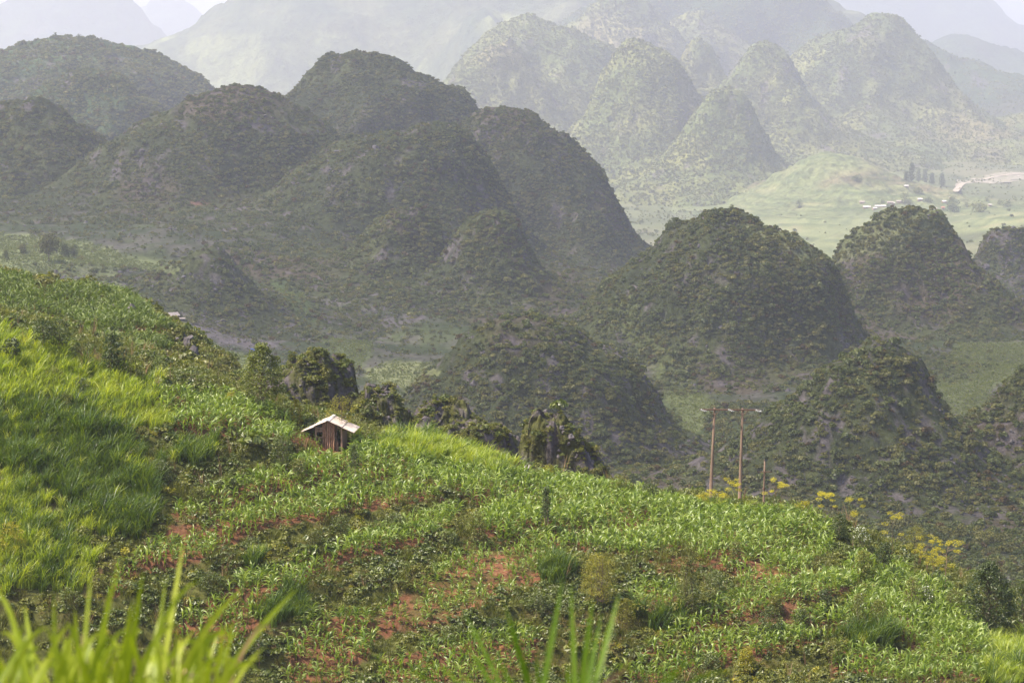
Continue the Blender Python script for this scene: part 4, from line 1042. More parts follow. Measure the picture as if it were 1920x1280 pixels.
def grow(H, W, base=0.3, clumps=26, leaves=60, leaf=0.2, rc=None, seed=0, shape='round', stem=0.05, stems=1, lean=0.0, bare=0.0, aspect=0.55, top=0.95):
    """trunk (with limbs) and crown as two meshes' worth of data; the crown is leaves gathered in clumps at the limb ends"""
    g = np.random.default_rng(seed)
    m = MB(); V = []; Fs = []; A = []
    rc = rc or 0.30 * W / 2 + 0.06 * H * (1 - base)
    zc0, zc1 = H * base, H * top
    C = []
    for i in range(clumps):
        t = (i + g.uniform(0, 1)) / clumps
        z = zc0 + (zc1 - zc0) * t
        if shape == 'round': rr = math.sqrt(max(0.06, 1 - (2 * t - 0.9) ** 2 / 1.21))
        elif shape == 'cone': rr = max(0.1, (1 - t) ** 0.8) * (0.4 + 0.6 * min(1, t * 6))
        elif shape == 'column': rr = 0.85 - 0.3 * t
        elif shape == 'umbrella': rr = 1.0; z = H * g.choice([0.62, 0.78, 0.93], p=[.2, .35, .45]) + g.normal(0, 0.02) * H
        elif shape == 'egg': rr = (0.55 + 0.5 * math.sin(math.pi * min(1, t * 0.95 + 0.12))) * (1 - t ** 4) + 0.05
        az = i * 2.39996 + g.normal(0, 0.4); r = W / 2 * rr * g.uniform(0.35, 1.0) ** 0.6 * (1 - 0.35 * (shape != 'umbrella'))
        C.append(np.array([r * math.cos(az) + lean * z, r * math.sin(az), z]))
    C = np.array(C)
    for s_ in range(stems):
        o = np.array([0, 0, 0.0]) if stems == 1 else np.array([g.normal(0, .12 * W), g.normal(0, .12 * W), 0])
        k = 6; pts = [o + np.array([lean * H * 0.85 * (j / k) + g.normal(0, .012 * H) * (j > 0), g.normal(0, .012 * H) * (j > 0), -0.25 * (j == 0) + H * 0.86 * j / k]) for j in range(k + 1)]
        tube_tree(m, pts, stem, stem * 0.22, 7)
        if s_ == 0: P0 = pts
    for i in range(0, clumps):
        c = C[i]
        zb = max(min(c[2] - 0.18 * H * g.uniform(.4, 1.2), H * 0.84), 0.12 * H)
        j = zb / (H * 0.86) * (len(P0) - 1); j0 = int(min(j, len(P0) - 2)); b = P0[j0] + (P0[j0 + 1] - P0[j0]) * (j - j0)
        mid = (b + c) / 2 + np.array([0, 0, 0.05 * H]) if shape != 'umbrella' else (b * .45 + c * .55) - np.array([0, 0, 0.03 * H])
        tube_tree(m, [b, mid, c], stem * 0.38 * (1 - 0.5 * b[2] / H), stem * 0.08, 5)
    for c in C:
        n = int(leaves * g.uniform(0.7, 1.3)); q = rc * g.uniform(0.7, 1.25)
        d = g.normal(size=(n, 3)); d /= np.linalg.norm(d, axis=1)[:, None]
        fl = 0.5 if shape == 'umbrella' else 0.62
        P = c + d * np.array([q, q, q * fl]) * (g.uniform(0.25, 1, (n, 1)) ** 0.5)
        nn = d * 0.5 + g.normal(size=(n, 3)) * 0.45 + np.array([0, 0, 0.6]); nn /= np.linalg.norm(nn, axis=1)[:, None]
        leaf_quads(g, P, nn, leaf, V, Fs, A, aspect)
    return m, (V, Fs, A)

def tree(name, label, cat, px, py, hpx, wpx, mat, seed, group=None, flowers=None, bark=None, **k):
    """a plant whose foot is seen at pixel (px, py)"""
    b = hit(px, py, hz, k.pop('y0', 192.0), k.pop('y1', 300.0))
    s = b[1] / F
    root = empty(name, b, 0.0)
    tag(root, label, cat, group)
    m, (V, Fs, A) = grow(hpx * s, wpx * s, seed=seed, **k)
    link('stem' if cat == 'shrub' else 'trunk', m.mesh('trunk', [bark or BARK], True), root)
    link('foliage' if cat == 'shrub' else 'crown', mesh_from('crown', V, Fs, [mat], False, {'tint': A}), root)
    if flowers:
        g = np.random.default_rng(seed + 9); V2 = []; F2 = []; A2 = []
        Vv = np.array(V); c = Vv.mean(0); sel = Vv[(Vv[:, 2] > c[2] - 0.05 * hpx * s)]
        P = sel[g.integers(0, len(sel), flowers)] + np.array([0, 0, 0.08]) + g.normal(size=(flowers, 3)) * .05
        nn = g.normal(size=(flowers, 3)) * .4 + np.array([0, -.5, .8]); nn /= np.linalg.norm(nn, axis=1)[:, None]
        leaf_quads(g, P, nn, 0.12, V2, F2, A2, 0.9)
        link('blossom', mesh_from('blossom', V2, F2, [L_FLOWER], False, {'tint': A2}), root)['kind'] = 'stuff'
    return root

L_TREE = leaf_mat('tree_leaf', [(0, (0.03, 0.05, 0.009)), (0.5, (0.092, 0.115, 0.015)), (1, (0.22, 0.23, 0.03))], 0.35, 0.03, 0.45)
L_TREED = leaf_mat('tree_leaf_dark', [(0, (0.027, 0.046, 0.010)), (0.5, (0.062, 0.088, 0.015)), (1, (0.15, 0.165, 0.026))], 0.32, 0.03, 0.45)
L_UMB = leaf_mat('yellow_flower_head', [(0, (0.20, 0.18, 0.012)), (0.5, (0.38, 0.33, 0.018)), (1, (0.58, 0.48, 0.04))], 0.3, 0.02, 0.5)
L_ACA = leaf_mat('acacia_leaf', [(0, (0.12, 0.12, 0.014)), (0.5, (0.21, 0.195, 0.022)), (1, (0.34, 0.29, 0.04))], 0.36, 0.02, 0.45)
PALE = rough_mat('pale_stems', [(0.3, (0.22, 0.13, 0.08)), (0.7, (0.40, 0.27, 0.19))], 8, 5, 0.9, 0.3)

tree('tree', 'tall young tree with a rounded leafy crown standing left of the hut', 'tree', 492, 772, 134, 122, L_TREE, 1, base=0.24, clumps=80, leaves=80, leaf=0.24, rc=0.72, shape='egg', stem=0.11, y1=285)
tree('tree', 'dark spreading tree at the lower right edge of the picture', 'tree', 1852, 1206, 165, 135, L_TREED, 2, base=0.26, clumps=90, leaves=90, leaf=0.24, rc=0.75, shape='egg', stem=0.12)
tree('tree', 'second dark tree cut off by the lower right picture edge', 'tree', 1915, 1190, 110, 80, L_TREED, 3, base=0.12, clumps=36, leaves=55, leaf=0.24, rc=0.75, shape='round', stem=0.09)
tree('tree', 'thin stemmed young tree on the left crest, left one of a close pair', 'tree', 82, 672, 78, 52, L_TREED, 4, base=0.42, clumps=26, leaves=50, leaf=0.2, rc=0.5, stem=0.05)
tree('tree', 'thin stemmed young tree on the left crest, right one of a close pair', 'tree', 113, 676, 84, 60, L_TREED, 5, base=0.36, clumps=30, leaves=50, leaf=0.2, rc=0.5, stem=0.05)
tree('tree', 'small broad leaved sapling with drooping leaves at the left picture edge', 'tree', 24, 700, 68, 50, L_GREEN2, 6, base=0.55, clumps=12, leaves=13, leaf=0.62, rc=0.5, stem=0.05, aspect=0.5)
tree('shrub', 'big leaved dark shrub on the left crest right of the thin tree pair', 'shrub', 213, 712, 92, 62, L_TREED, 7, base=0.12, clumps=24, leaves=40, leaf=0.36, rc=0.6, stems=3, stem=0.05, shape='round')
tree('shrub', 'feathery olive shrub touching the big leaved dark shrub', 'shrub', 246, 716, 52, 46, L_OLIVE2, 8, base=0.08, clumps=20, leaves=50, leaf=0.16, rc=0.42, stems=3, stem=0.03)
for i, (x, y, w, hh, lab) in enumerate([(100,722,62,34,'low ferny bush in the bright grass below the thin tree pair'),(152,738,62,30,'low ferny bush in the bright grass below the big leaved shrub'),(122,772,70,34,'dark ferny bush above the rank grass on the left slope'),
        (22,1040,62,66,'yellowish bush at the left picture edge above the bright grass'),(190,1110,50,34,'ferny bush at the foot of the bright grass on the left'),(130,1140,80,40,'low dark bush behind the blurred grass at lower left')]):
    tree('shrub', lab, 'shrub', x, y, hh, w, [L_OLIVE2, L_GREEN2][i % 2] if i != 3 else L_YELLOW, 20 + i, base=0.05, clumps=24, leaves=44, leaf=0.17, rc=0.42, stems=3, stem=0.025)
tree('tree', 'small flat crowned tree in front of the scrub left of the tall young tree', 'tree', 366, 745, 52, 72, L_TREED, 30, base=0.5, clumps=14, leaves=40, leaf=0.22, rc=0.55, shape='umbrella', stem=0.05)
tree('shrub', 'bright yellow green bush at the foot of the tall young tree', 'shrub', 435, 762, 30, 32, L_YELLOW, 31, base=0.05, clumps=18, leaves=40, leaf=0.16, rc=0.38, stems=2, stem=0.02)
tree('shrub', 'upright yellow green shrub between the tall young tree and the hut', 'shrub', 556, 800, 56, 40, L_YELLOW, 32, base=0.05, clumps=26, leaves=44, leaf=0.17, rc=0.36, stems=3, stem=0.03, shape='egg', y1=280)
tree('tree', 'airy yellow green acacia directly behind the hut roof', 'tree', 640, 830, 92, 96, L_ACA, 33, base=0.3, clumps=44, leaves=40, leaf=0.14, rc=0.5, stem=0.06, shape='round', y0=246, y1=300)
tree('shrub', 'pale bush behind the right end of the hut roof', 'shrub', 697, 842, 46, 50, L_OLIVE2, 34, base=0.1, clumps=20, leaves=40, leaf=0.16, rc=0.4, stems=2, stem=0.03, y0=249)
tree('shrub', 'round dark shrub on the bank left of the hut', 'shrub', 530, 888, 74, 62, L_TREED, 35, base=0.05, clumps=40, leaves=60, leaf=0.18, rc=0.5, stems=3, stem=0.04)
tree('shrub', 'low olive shrub beside the round dark shrub below the hut', 'shrub', 560, 900, 44, 46, L_OLIVE2, 36, base=0.05, clumps=24, leaves=46, leaf=0.16, rc=0.4, stems=3, stem=0.03)
tree('tree', 'slender bare stemmed sapling in the maize in front of the hut', 'tree', 665, 922, 96, 32, L_TREED, 37, base=0.5, clumps=22, leaves=46, leaf=0.17, rc=0.38, shape='column', stem=0.035, bark=PALE)
def bundle(label, x, y, hpx, wpx, mat, seed):
    r = tree('tree', label, 'tree', x, y, hpx, wpx, mat, seed, base=0.36, clumps=34, leaves=46, leaf=0.17, rc=0.36, shape='column', stem=0.03, stems=7, bark=PALE, top=1.0)
    return r
bundle('pollarded tree with a bare pale foot in the middle of the ridge field', 1024, 1000, 88, 30, L_TREED, 38)
tree('shrub', 'olive shrub on the bank left of the pollarded tree', 'shrub', 893, 1022, 66, 52, L_OLIVE2, 39, base=0.05, clumps=34, leaves=50, leaf=0.17, rc=0.42, stems=3, stem=0.03)
tree('shrub', 'dark herb bush under the maize strip left of the olive bank shrub', 'shrub', 840, 1030, 38, 52, L_GREEN2, 40, base=0.05, clumps=24, leaves=44, leaf=0.2, rc=0.42, stems=3, stem=0.02)
tree('shrub', 'large feathery yellow green bush in the middle of the lower slope', 'shrub', 1122, 1138, 108, 104, L_ACA, 41, base=0.08, clumps=90, leaves=60, leaf=0.13, rc=0.55, stems=5, stem=0.04)
tree('shrub', 'smaller yellow green bush below the large feathery one', 'shrub', 1172, 1176, 58, 60, L_ACA, 42, base=0.05, clumps=34, leaves=50, leaf=0.13, rc=0.45, stems=3, stem=0.03)
tree('shrub', 'tall dark olive shrub between two terraces right of the feathery bush', 'shrub', 1292, 1150, 112, 58, L_OLIVE2, 43, base=0.04, clumps=56, leaves=56, leaf=0.16, rc=0.48, stems=4, stem=0.04, shape='egg')
tree('shrub', 'dark low shrub leaning on the tall olive shrub', 'shrub', 1340, 1130, 66, 60, L_GREEN2, 44, base=0.04, clumps=36, leaves=50, leaf=0.17, rc=0.45, stems=3, stem=0.03)
tree('shrub', 'small bush at the upper edge of the bare red patch', 'shrub', 1380, 1058, 46, 30, L_OLIVE2, 45, base=0.05, clumps=20, leaves=46, leaf=0.16, rc=0.34, stems=2, stem=0.02)
for i, (x, y, w, hh, mt, lab) in enumerate([(1165,930,70,42,L_OLIVE2,'broad olive shrub on the ridge left of the power poles, first of three'),(1215,940,56,36,L_TREED,'dark shrub on the ridge left of the power poles, second of three'),(1256,944,34,36,L_GREEN2,'small shrub on the ridge left of the power poles, nearest to them'),
        (1030,905,30,34,L_YELLOW,'bright yellow green shrub behind the ridge beside the square topped rock'),(1062,912,34,26,L_OLIVE2,'small bush behind the ridge right of the bright yellow green shrub'),(1102,918,32,20,L_GREEN2,'tiny dark bush on the ridge below the square topped rock'),
        (1412,962,24,20,L_OLIVE2,'low bush between the twin pole and the single pole'),(1455,968,26,22,L_OLIVE2,'low reddish green bush right of the single pole foot')]):
    tree('shrub', lab, 'shrub', x, y, hh, w, mt, 50 + i, base=0.05, clumps=28, leaves=46, leaf=0.17, rc=0.4, stems=3, stem=0.025, y0=235, y1=275)
# yellow flowered umbrella trees along the right skyline
for i, (x, y, hh, w, cl, lab) in enumerate([
        (1318,950,22,18,6,'low yellow flower head left of the left power pole'),(1346,950,26,40,10,'low cluster of yellow flower heads between the two power poles'),(1374,952,46,30,9,'yellow flowering plant reaching up beside the right power pole'),
        (1452,968,62,46,9,'yellow flower heads on thin stems right of the single pole'),(1503,972,28,22,6,'yellow flower head on a dead looking post on the skyline'),
        (1548,1000,66,38,14,'airy yellow flowering tree left of the round dark tree'),(1603,1012,66,34,8,'flat yellow flower head standing above the white flowering shrub'),
        (1672,1062,84,46,9,'thin tree with three separate yellow heads, one far above the others'),(1716,1076,76,56,20,'dense yellow bush between the dark round tree and the umbrella trees'),
        (1738,1092,72,54,12,'broad yellow umbrella tree in the row on the right skyline'),(1748,1106,56,44,14,'low yellow tree under the umbrella trees at right'),(1773,1112,84,66,16,'tallest yellow umbrella tree with a bare pinkish trunk, last of the row')]):
    tree('flowering_tree', lab, 'tree', x, y, hh * 1.25, w, L_UMB if i not in (8,) else L_ACA, 70 + i, base=0.5, clumps=cl, leaves=110, leaf=0.105, rc=0.40 if i != 8 else 0.5, shape='umbrella' if i != 8 else 'round', stem=0.035 if i < 11 else 0.06, y0=225, y1=268, bark=PALE if i in (11, 4) else None)
tree('tree', 'round dark green tree on the skyline beside the white flowering shrub', 'tree', 1574, 1022, 62, 42, L_TREED, 90, base=0.22, clumps=36, leaves=56, leaf=0.17, rc=0.42, stem=0.05)
tree('shrub', 'white flowering shrub on the right skyline', 'shrub', 1612, 1036, 52, 56, L_GREEN2, 91, base=0.1, clumps=30, leaves=44, leaf=0.17, rc=0.42, stems=3, stem=0.03, flowers=100)
tree('tree', 'round dark bushy tree with a thin stem below the thin three headed yellow tree', 'tree', 1657, 1092, 80, 42, L_TREED, 92, base=0.5, clumps=28, leaves=56, leaf=0.19, rc=0.42, stem=0.035)
for i, (x, y, w, hh, mt, fl, lab) in enumerate([
        (1618,1088,46,60,L_OLIVE2,0,'olive shrub in the maize below the white flowering shrub'),(1712,1150,48,72,L_OLIVE2,0,'brown green shrub standing in the right flank of the maize'),(1735,1142,50,44,L_GREEN2,60,'shrub with a few white flowers on the right flank'),
        (1548,1150,48,50,L_TREED,0,'small dark tree on the bank below the red patch'),(1610,1182,40,76,L_OLIVE2,20,'thin shrub with pale tips in the middle of the right flank'),(1648,1180,46,60,L_OLIVE2,0,'olive bush right of the thin pale tipped shrub'),
        (1442,1196,54,64,L_GREEN2,0,'dark bush on the lower bank under the right flank strips'),(1790,1152,54,50,L_OLIVE2,0,'olive bush near the dark spreading tree'),(1500,1175,50,36,L_GREEN2,0,'low bush beside the dark bank bush'),
        (1455,1150,40,36,L_OLIVE2,0,'small bush beneath the red soil patch'),(1560,1240,60,44,L_OLIVE2,0,'bush in the bottom terrace below the right flank'),(1330,1262,54,40,L_GREEN2,0,'bush at the bottom edge right of the blurred blades'),(1400,1262,40,52,L_YELLOW,0,'yellowish bush at the bottom edge under the right strips'),
        (480,1238,56,44,L_TREED,0,'round dark bush low on the slope right of the blurred grass'),(395,1110,74,40,L_TREED,0,'dark bush beside the lowest left maize strip'),(375,948,60,34,L_OLIVE2,0,'olive bush at the left end of the upper maize strip'),
        (300,905,60,44,L_GREEN2,0,'bush at the right edge of the dark rank grass'),(640,1010,50,44,L_TREED,0,'dark leafy bush on the bank under the second maize strip'),(590,1030,46,36,L_OLIVE2,0,'olive bush on the bank left of the dark leafy one'),(740,1000,70,40,L_GREEN2,0,'wide green bush on the bank below the slender sapling'),
        (930,1190,60,34,L_TREED,0,'dark bush beneath the red soil strip'),(850,1200,56,30,L_GREEN2,0,'green bush beneath the young maize strip'),(1010,1150,60,40,L_TREED,0,'dark bush below the young maize, left of the feathery bush')]):
    tree('shrub', lab, 'shrub', x, y, hh, w, mt, 100 + i, base=0.05, clumps=30, leaves=46, leaf=0.17, rc=0.42, stems=3, stem=0.03, flowers=fl)

# ---- dead white trunk by the square topped rock
b = hit(985, 896, hz, 240, 280); s = b[1] / F
m = MB(); m.tube([b * 0, (0.1, 0, 12 * s), (-0.1, 0, 20 * s), (0.25, 0, 28 * s)], [0.2, 0.15, 0.12, 0.03], 7, True); m.tube([(0.08, 0, 11 * s), (0.35, 0, 20 * s), (0.40, 0, 26 * s)], [0.12, 0.08, 0.02], 6, True)
o = link('dead_trunk', m.mesh('dead_trunk', [rough_mat('bleached_wood', [(0.3, (0.35, 0.31, 0.27)), (0.7, (0.62, 0.58, 0.52))], 6, 4, 0.9, 0.4)], True), None, b); tag(o, 'bleached white dead tree trunk in front of the square topped rock', 'dead trunk')

# ---- dark rocks on the far left shoulder
for i, (x, y, w, hh, lab) in enumerate([(112,563,16,12,'small dark rock at the end of the red path on the left shoulder'),(214,578,18,18,'dark rock left of the tall split rock on the left shoulder'),(248,582,22,30,'tall split dark rock on the left shoulder'),(228,590,14,14,'low dark rock between the two larger ones on the left shoulder'),
        (334,632,18,18,'dark rock near the end of the left shoulder'),(350,642,20,34,'upright dark crag at the end of the left shoulder'),(362,660,22,26,'lower dark crag at the end of the left shoulder'),(20,521,14,10,'small rock on the top left crest')]):
    b = hit(x, y + hh * .4, hz, 285, 400); s = b[1] / F
    o = link('rock', STONES[i % 4], None, b + np.array([0, 0, hh * .2 * s]), (0.2, 0.3, i * 1.3), (w * .55 * s, w * .5 * s, hh * .6 * s)); tag(o, lab, 'rock', 'dark rocks on the left shoulder')

# ---- trees of the valley
def far_tree(label, px, py, hpx, wpx, mat, seed, shape='round', base=0.2, y0=1000, y1=7500, name='tree', cl=24, lv=34):
    b = hit(px, py, height, y0, y1, 4.0); s = b[1] / F; H = hpx * s; W = wpx * s
    root = empty(name, b); tag(root, label, 'tree')
    m, (V, Fs, A) = grow(H, W, seed=seed, shape=shape, base=base, clumps=cl, leaves=lv, leaf=0.11 * W + 0.03 * H, rc=0.26 * W, stem=0.02 * H)
    link('trunk', m.mesh('trunk', [BARK], True), root); link('crown', mesh_from('crown', V, Fs, [mat], False, {'tint': A}), root)
far_tree('tall pale tree with a bare trunk in the left valley field', 92, 490, 52, 42, L_OLIVE, 201, 'round', 0.35)
far_tree('dark round tree in the left valley field, left one of a pair', 121, 484, 28, 24, L_DARK, 202)
far_tree('dark round tree in the left valley field, right one of a pair', 139, 484, 24, 20, L_DARK, 203)
far_tree('tiny dark tree at the left picture edge in the valley field', 11, 488, 18, 12, L_DARK, 204)
far_tree('small pale tree in the valley field left of the tall one', 43, 478, 20, 18, L_OLIVE, 205)
for i, (x, y, hh, w, lab) in enumerate([(1709,340,36,16,'tallest dark conifer in the row above the far village'),(1722,342,26,14,'second conifer in the row above the far village'),(1734,343,26,15,'third conifer in the row above the far village'),(1747,346,22,14,'fourth conifer in the row above the far village'),(1766,350,24,17,'last conifer on the right of the row above the far village'),(1699,338,16,12,'low tree at the left end of the conifer row')]):
    far_tree(lab, x, y, hh, w, L_DARK, 210 + i, 'cone', 0.08, 2500, name='conifer', cl=30)
for i, (x, y, hh, w, lab) in enumerate([(1498,392,18,16,'lone tree in the bright far field'),(1696,384,22,20,'dark tree right of the far village houses, larger of two'),(1704,387,14,13,'dark tree right of the far village houses, smaller of two'),(1666,393,10,12,'small round tree at the right end of the long white houses'),(1655,382,9,10,'small tree left of the brown roofed far house'),
        (1606,342,12,26,'dark thicket on the bright green spur'),(1786,398,22,34,'dark rounded thicket in the middle of the far village'),(1834,398,18,38,'wide green grove right of the far village'),(1874,384,10,12,'small dark tree near the far road'),(1888,388,12,24,'dark thicket beside the small tree near the far road'),(1850,378,9,10,'small tree beneath the far road bank'),(1785,376,8,14,'dark bush beside the small white far house'),(1740,380,9,20,'hedge like trees between two far houses'),(1812,388,8,10,'small tree left of the wide green grove'),(1720,362,9,22,'row of bushes above the far village'),(1860,372,7,8,'lone bush below the far road cut')]):
    far_tree(lab, x, y, hh, w, L_FAR if i % 3 else L_DARK, 220 + i, 'round', 0.05, 2500, cl=14, lv=26)
for i, (x, y, hh, w, lab) in enumerate([(1258,430,16,22,'bare branched tree on the left shoulder of the two shouldered hill'),(104,76,14,10,'tree standing up from the crest of the upper left ridge, left one'),(148,80,14,14,'tree standing up from the crest of the upper left ridge, middle one'),(167,84,10,9,'tree standing up from the crest of the upper left ridge, right one'),(598,130,8,8,'bush on the left shoulder of the flat topped hill'),(1372,400,12,12,'tree on the very top of the two shouldered hill')]):
    far_tree(lab, x, y, hh, w, L_DARK, 250 + i, 'round', 0.3, 1000, cl=10, lv=26)
for i, (x, y, hh, w, lab) in enumerate([(386,668,22,26,'thin flat topped tree beyond the left shoulder, in front of the pale green field'),(408,690,26,22,'second thin flat topped tree in front of the pale green valley field')]):
    b = hit(x, y + 8, hz, 300, 420)
    tree('tree', lab, 'tree', x, y + 12, hh + 8, w, L_OLIVE2, 260 + i, base=0.6, clumps=8, leaves=36, leaf=0.22, rc=0.5, shape='umbrella', stem=0.04, y0=290, y1=400)
# ================================================================== WHAT PEOPLE BUILT
W_BARK = rough_mat('bark_slab', [(0.25, (0.15, 0.07, 0.038)), (0.5, (0.34, 0.19, 0.115)), (0.75, (0.48, 0.31, 0.21))], 7, 8, 0.95, 0.9, 14, (1.6, 1.6, 0.25), bdist=0.04)
W_POST = rough_mat('weathered_post', [(0.3, (0.20, 0.12, 0.075)), (0.7, (0.38, 0.25, 0.17))], 5, 6, 0.9, 0.4, 18, (1, 1, 0.12), bdist=0.01)
W_DARK = rough_mat('old_dark_wood', [(0.3, (0.05, 0.033, 0.024)), (0.7, (0.13, 0.085, 0.06))], 6, 5, 0.9, 0.4, 18, (1, 1, 0.2), bdist=0.01)
M_SHEET = rough_mat('fibre_cement', [(0.2, (0.36, 0.28, 0.225)), (0.5, (0.50, 0.405, 0.34)), (0.8, (0.60, 0.50, 0.43))], 1.6, 9, 0.85, 0.15, 9, bdist=0.01)
M_EDGE = rough_mat('sheet_edge', [(0.3, (0.52, 0.47, 0.43)), (0.7, (0.68, 0.63, 0.59))], 3, 4, 0.85, 0.0)
M_POLE = rough_mat('concrete_pole', [(0.25, (0.12, 0.078, 0.054)), (0.75, (0.215, 0.15, 0.108))], 3, 6, 0.9, 0.3, 16, (1, 1, 0.15), bdist=0.01)
M_RUST = rough_mat('rusty_steel', [(0.3, (0.08, 0.045, 0.034)), (0.7, (0.20, 0.12, 0.085))], 9, 5, 0.7, 0.2)
M_PORC = rough_mat('porcelain', [(0.3, (0.30, 0.29, 0.27)), (0.7, (0.50, 0.49, 0.46))], 6, 3, 0.45, 0.0, spec=0.5)
M_BLACK = rough_mat('black_cable', [(0.3, (0.012, 0.012, 0.013)), (0.7, (0.03, 0.03, 0.03))], 6, 3, 0.6, 0.0)

# ---- the field hut
k = HUT[1] / F                                     # metres per photograph pixel at the hut
hut = empty('field_hut', HUT + np.array([0, 0.4, 0.12]), R(-4.5)); tag(hut, 'small wooden field hut with pale sheet roof standing in the maize', 'hut')
ew, apex, D = 50 * k, 52 * k, 3.3
zb = -0.5
eaveL, eaveR = 31 * k, 30 * k
def slab(name, x0, z0, x1, z1, y0, y1, t, mats, parent, wav=True):
    n = 26; V = []; Fs = []
    for j in range(n + 1):
        y = y0 + (y1 - y0) * j / n; w = 0.025 * math.sin(j * 2.6) if wav else 0
        for (x, z) in ((x0, z0), (x1, z1)):
            V += [(x, y, z + w), (x, y, z + w - t)]
    for j in range(n):
        a = 4 * j
        Fs += [(a, a + 2, a + 6, a + 4), (a + 1, a + 5, a + 7, a + 3), (a, a + 4, a + 5, a + 1), (a + 2, a + 3, a + 7, a + 6)]
    Fs += [(0, 1, 3, 2), (4 * n, 4 * n + 2, 4 * n + 3, 4 * n + 1)]
    return link(name, mesh_from(name, V, Fs, mats, False), parent)
y0, y1 = -D / 2 - 0.55, D / 2 + 0.55
cx0 = -2 * k
def mixp(a, b, t): return tuple(p + (q - p) * t for p, q in zip(a, b))
for (ex, ez, sgn) in ((cx0 - ew, eaveL, -1), (cx0 + ew, eaveR, 1)):
    A_, B_ = (cx0, apex), (ex, ez); t = 0.55
    Mx = mixp(A_, B_, t); Mo = mixp(A_, B_, t - 0.04)
    slab('roof_sheet', A_[0], A_[1], Mx[0], Mx[1] + 0.03, y0, y1, 0.05, [M_SHEET], hut)
    slab('roof_sheet', Mo[0], Mo[1] - 0.045, B_[0], B_[1] - 0.01, y0 + 0.06 * sgn, y1 + 0.05 * sgn, 0.05, [M_SHEET], hut)
m = MB()
for s_ in (-1, 1):
    q = mixp((cx0, apex), (cx0 + s_ * ew, (eaveL if s_ < 0 else eaveR)), 0.07)
    m.beam((cx0, (y0 + y1) / 2, apex + 0.05), (q[0], (y0 + y1) / 2, q[1] + 0.05), D + 1.2, 0.035)
link('ridge_cap', m.mesh('ridge_cap', [M_EDGE]), hut)
xl, xr_ = -26 * k, 23 * k
def zroof(x): return apex + (min(eaveL, eaveR) - apex) * abs(x - cx0) / ew - 0.10
for x in (xl, xr_):
    for y in (-D / 2, D / 2):
        link('post', MB().box((x, y, (zroof(x) + zb) / 2), (0.085, 0.085, (zroof(x) - zb) / 2)).mesh('post', [W_POST]), hut)
for x in (-8 * k, 13 * k):
    link('post', MB().box((x, -D / 2 + 0.02, (zroof(x) + zb) / 2), (0.06, 0.06, (zroof(x) - zb) / 2)).mesh('post', [W_DARK]), hut)
# bark slabs, upright in the middle of the gable wall
for i, (x, w, zt) in enumerate(((-11.5, 4.2, -6), (-7.4, 4.0, -3), (-3.0, 4.6, 2), (1.2, 3.6, 0), (4.8, 3.8, -4), (8.6, 3.8, -6))):
    x0_ = (x - w / 2) * k; x1_ = (x + w / 2 - 0.25) * k; yf = -D / 2 - 0.10 - 0.03 * (i % 2)
    zt_ = zroof(x * k) - 0.02
    n = 7; V = []; Fs = []
    g = np.random.default_rng(800 + i)
    for j in range(n + 1):
        z = zb + (zt_ - zb) * j / n; jj = g.normal(0, 0.012, 3)
        V += [(x0_ + jj[0], yf + 0.05, z), ((x0_ + x1_) / 2 + jj[1], yf - 0.055 + jj[2], z), (x1_ + jj[0], yf + 0.05, z), ((x0_ + x1_) / 2, yf + 0.09, z)]
    for j in range(n):
        for q in range(4): Fs.append((4 * j + q, 4 * j + (q + 1) % 4, 4 * j + 4 + (q + 1) % 4, 4 * j + 4 + q))
    Fs += [(3, 2, 1, 0), (4 * n, 4 * n + 1, 4 * n + 2, 4 * n + 3)]
    link('bark_plank', mesh_from('bark_plank', V, Fs, [W_BARK]), hut)
def board(x0_, z0_, x1_, z1_, y, mat, nm='board', th=0.03):
    return link(nm, MB().box(((x0_ + x1_) / 2 * k, y, (z0_ + z1_) / 2 * k), (abs(x1_ - x0_) / 2 * k, th, abs(z1_ - z0_) / 2 * k)).mesh(nm, [mat]), hut)
yf = -D / 2 - 0.06
board(-26, 34, -13, 38, yf, W_POST); board(-24, 31, -14, 33, yf, W_POST)
board(-24, -8, -14, 18, yf, W_DARK); board(-24.5, 18, -13, 20, yf - .03, W_POST, 'window_sill')
board(-24.5, 29, -13.5, 31, yf - .03, W_POST, 'window_lintel')
board(11, -8, 17, 12, yf, W_DARK); board(11, 34, 22, 37, yf, W_DARK, 'beam')
board(-27, 38, 22, 40, -D / 2 + 0.03, W_DARK, 'beam'); board(-38, 32, -26, 34, -D / 2 + 0.05, W_DARK, 'beam')
for i in range(4):
    yy = -D / 2 + 0.4 + i * 0.75
    link('side_board', MB().box((xr_ + 0.05, yy, 0.55), (0.03, 0.33, 1.05)).mesh('side_board', [W_POST]), hut)
    link('side_board', MB().box((xl - 0.05, yy, 0.45), (0.03, 0.33, 0.95)).mesh('side_board', [W_POST]), hut)
link('floor_board', MB().box((-1.5 * k, 0, -0.2), (24 * k, D / 2 - .1, 0.04)).mesh('floor_board', [W_DARK]), hut)
for s_ in (-1, 1):
    for yy in (-D / 2, D / 2):
        q = mixp((cx0, apex), (cx0 + s_ * ew, (eaveL if s_ < 0 else eaveR)), 0.93)
        link('rafter', MB().beam((cx0 + s_ * 0.05, yy, apex - 0.12), (q[0], yy, q[1] - 0.12), 0.07, 0.09).mesh('rafter', [W_DARK]), hut)

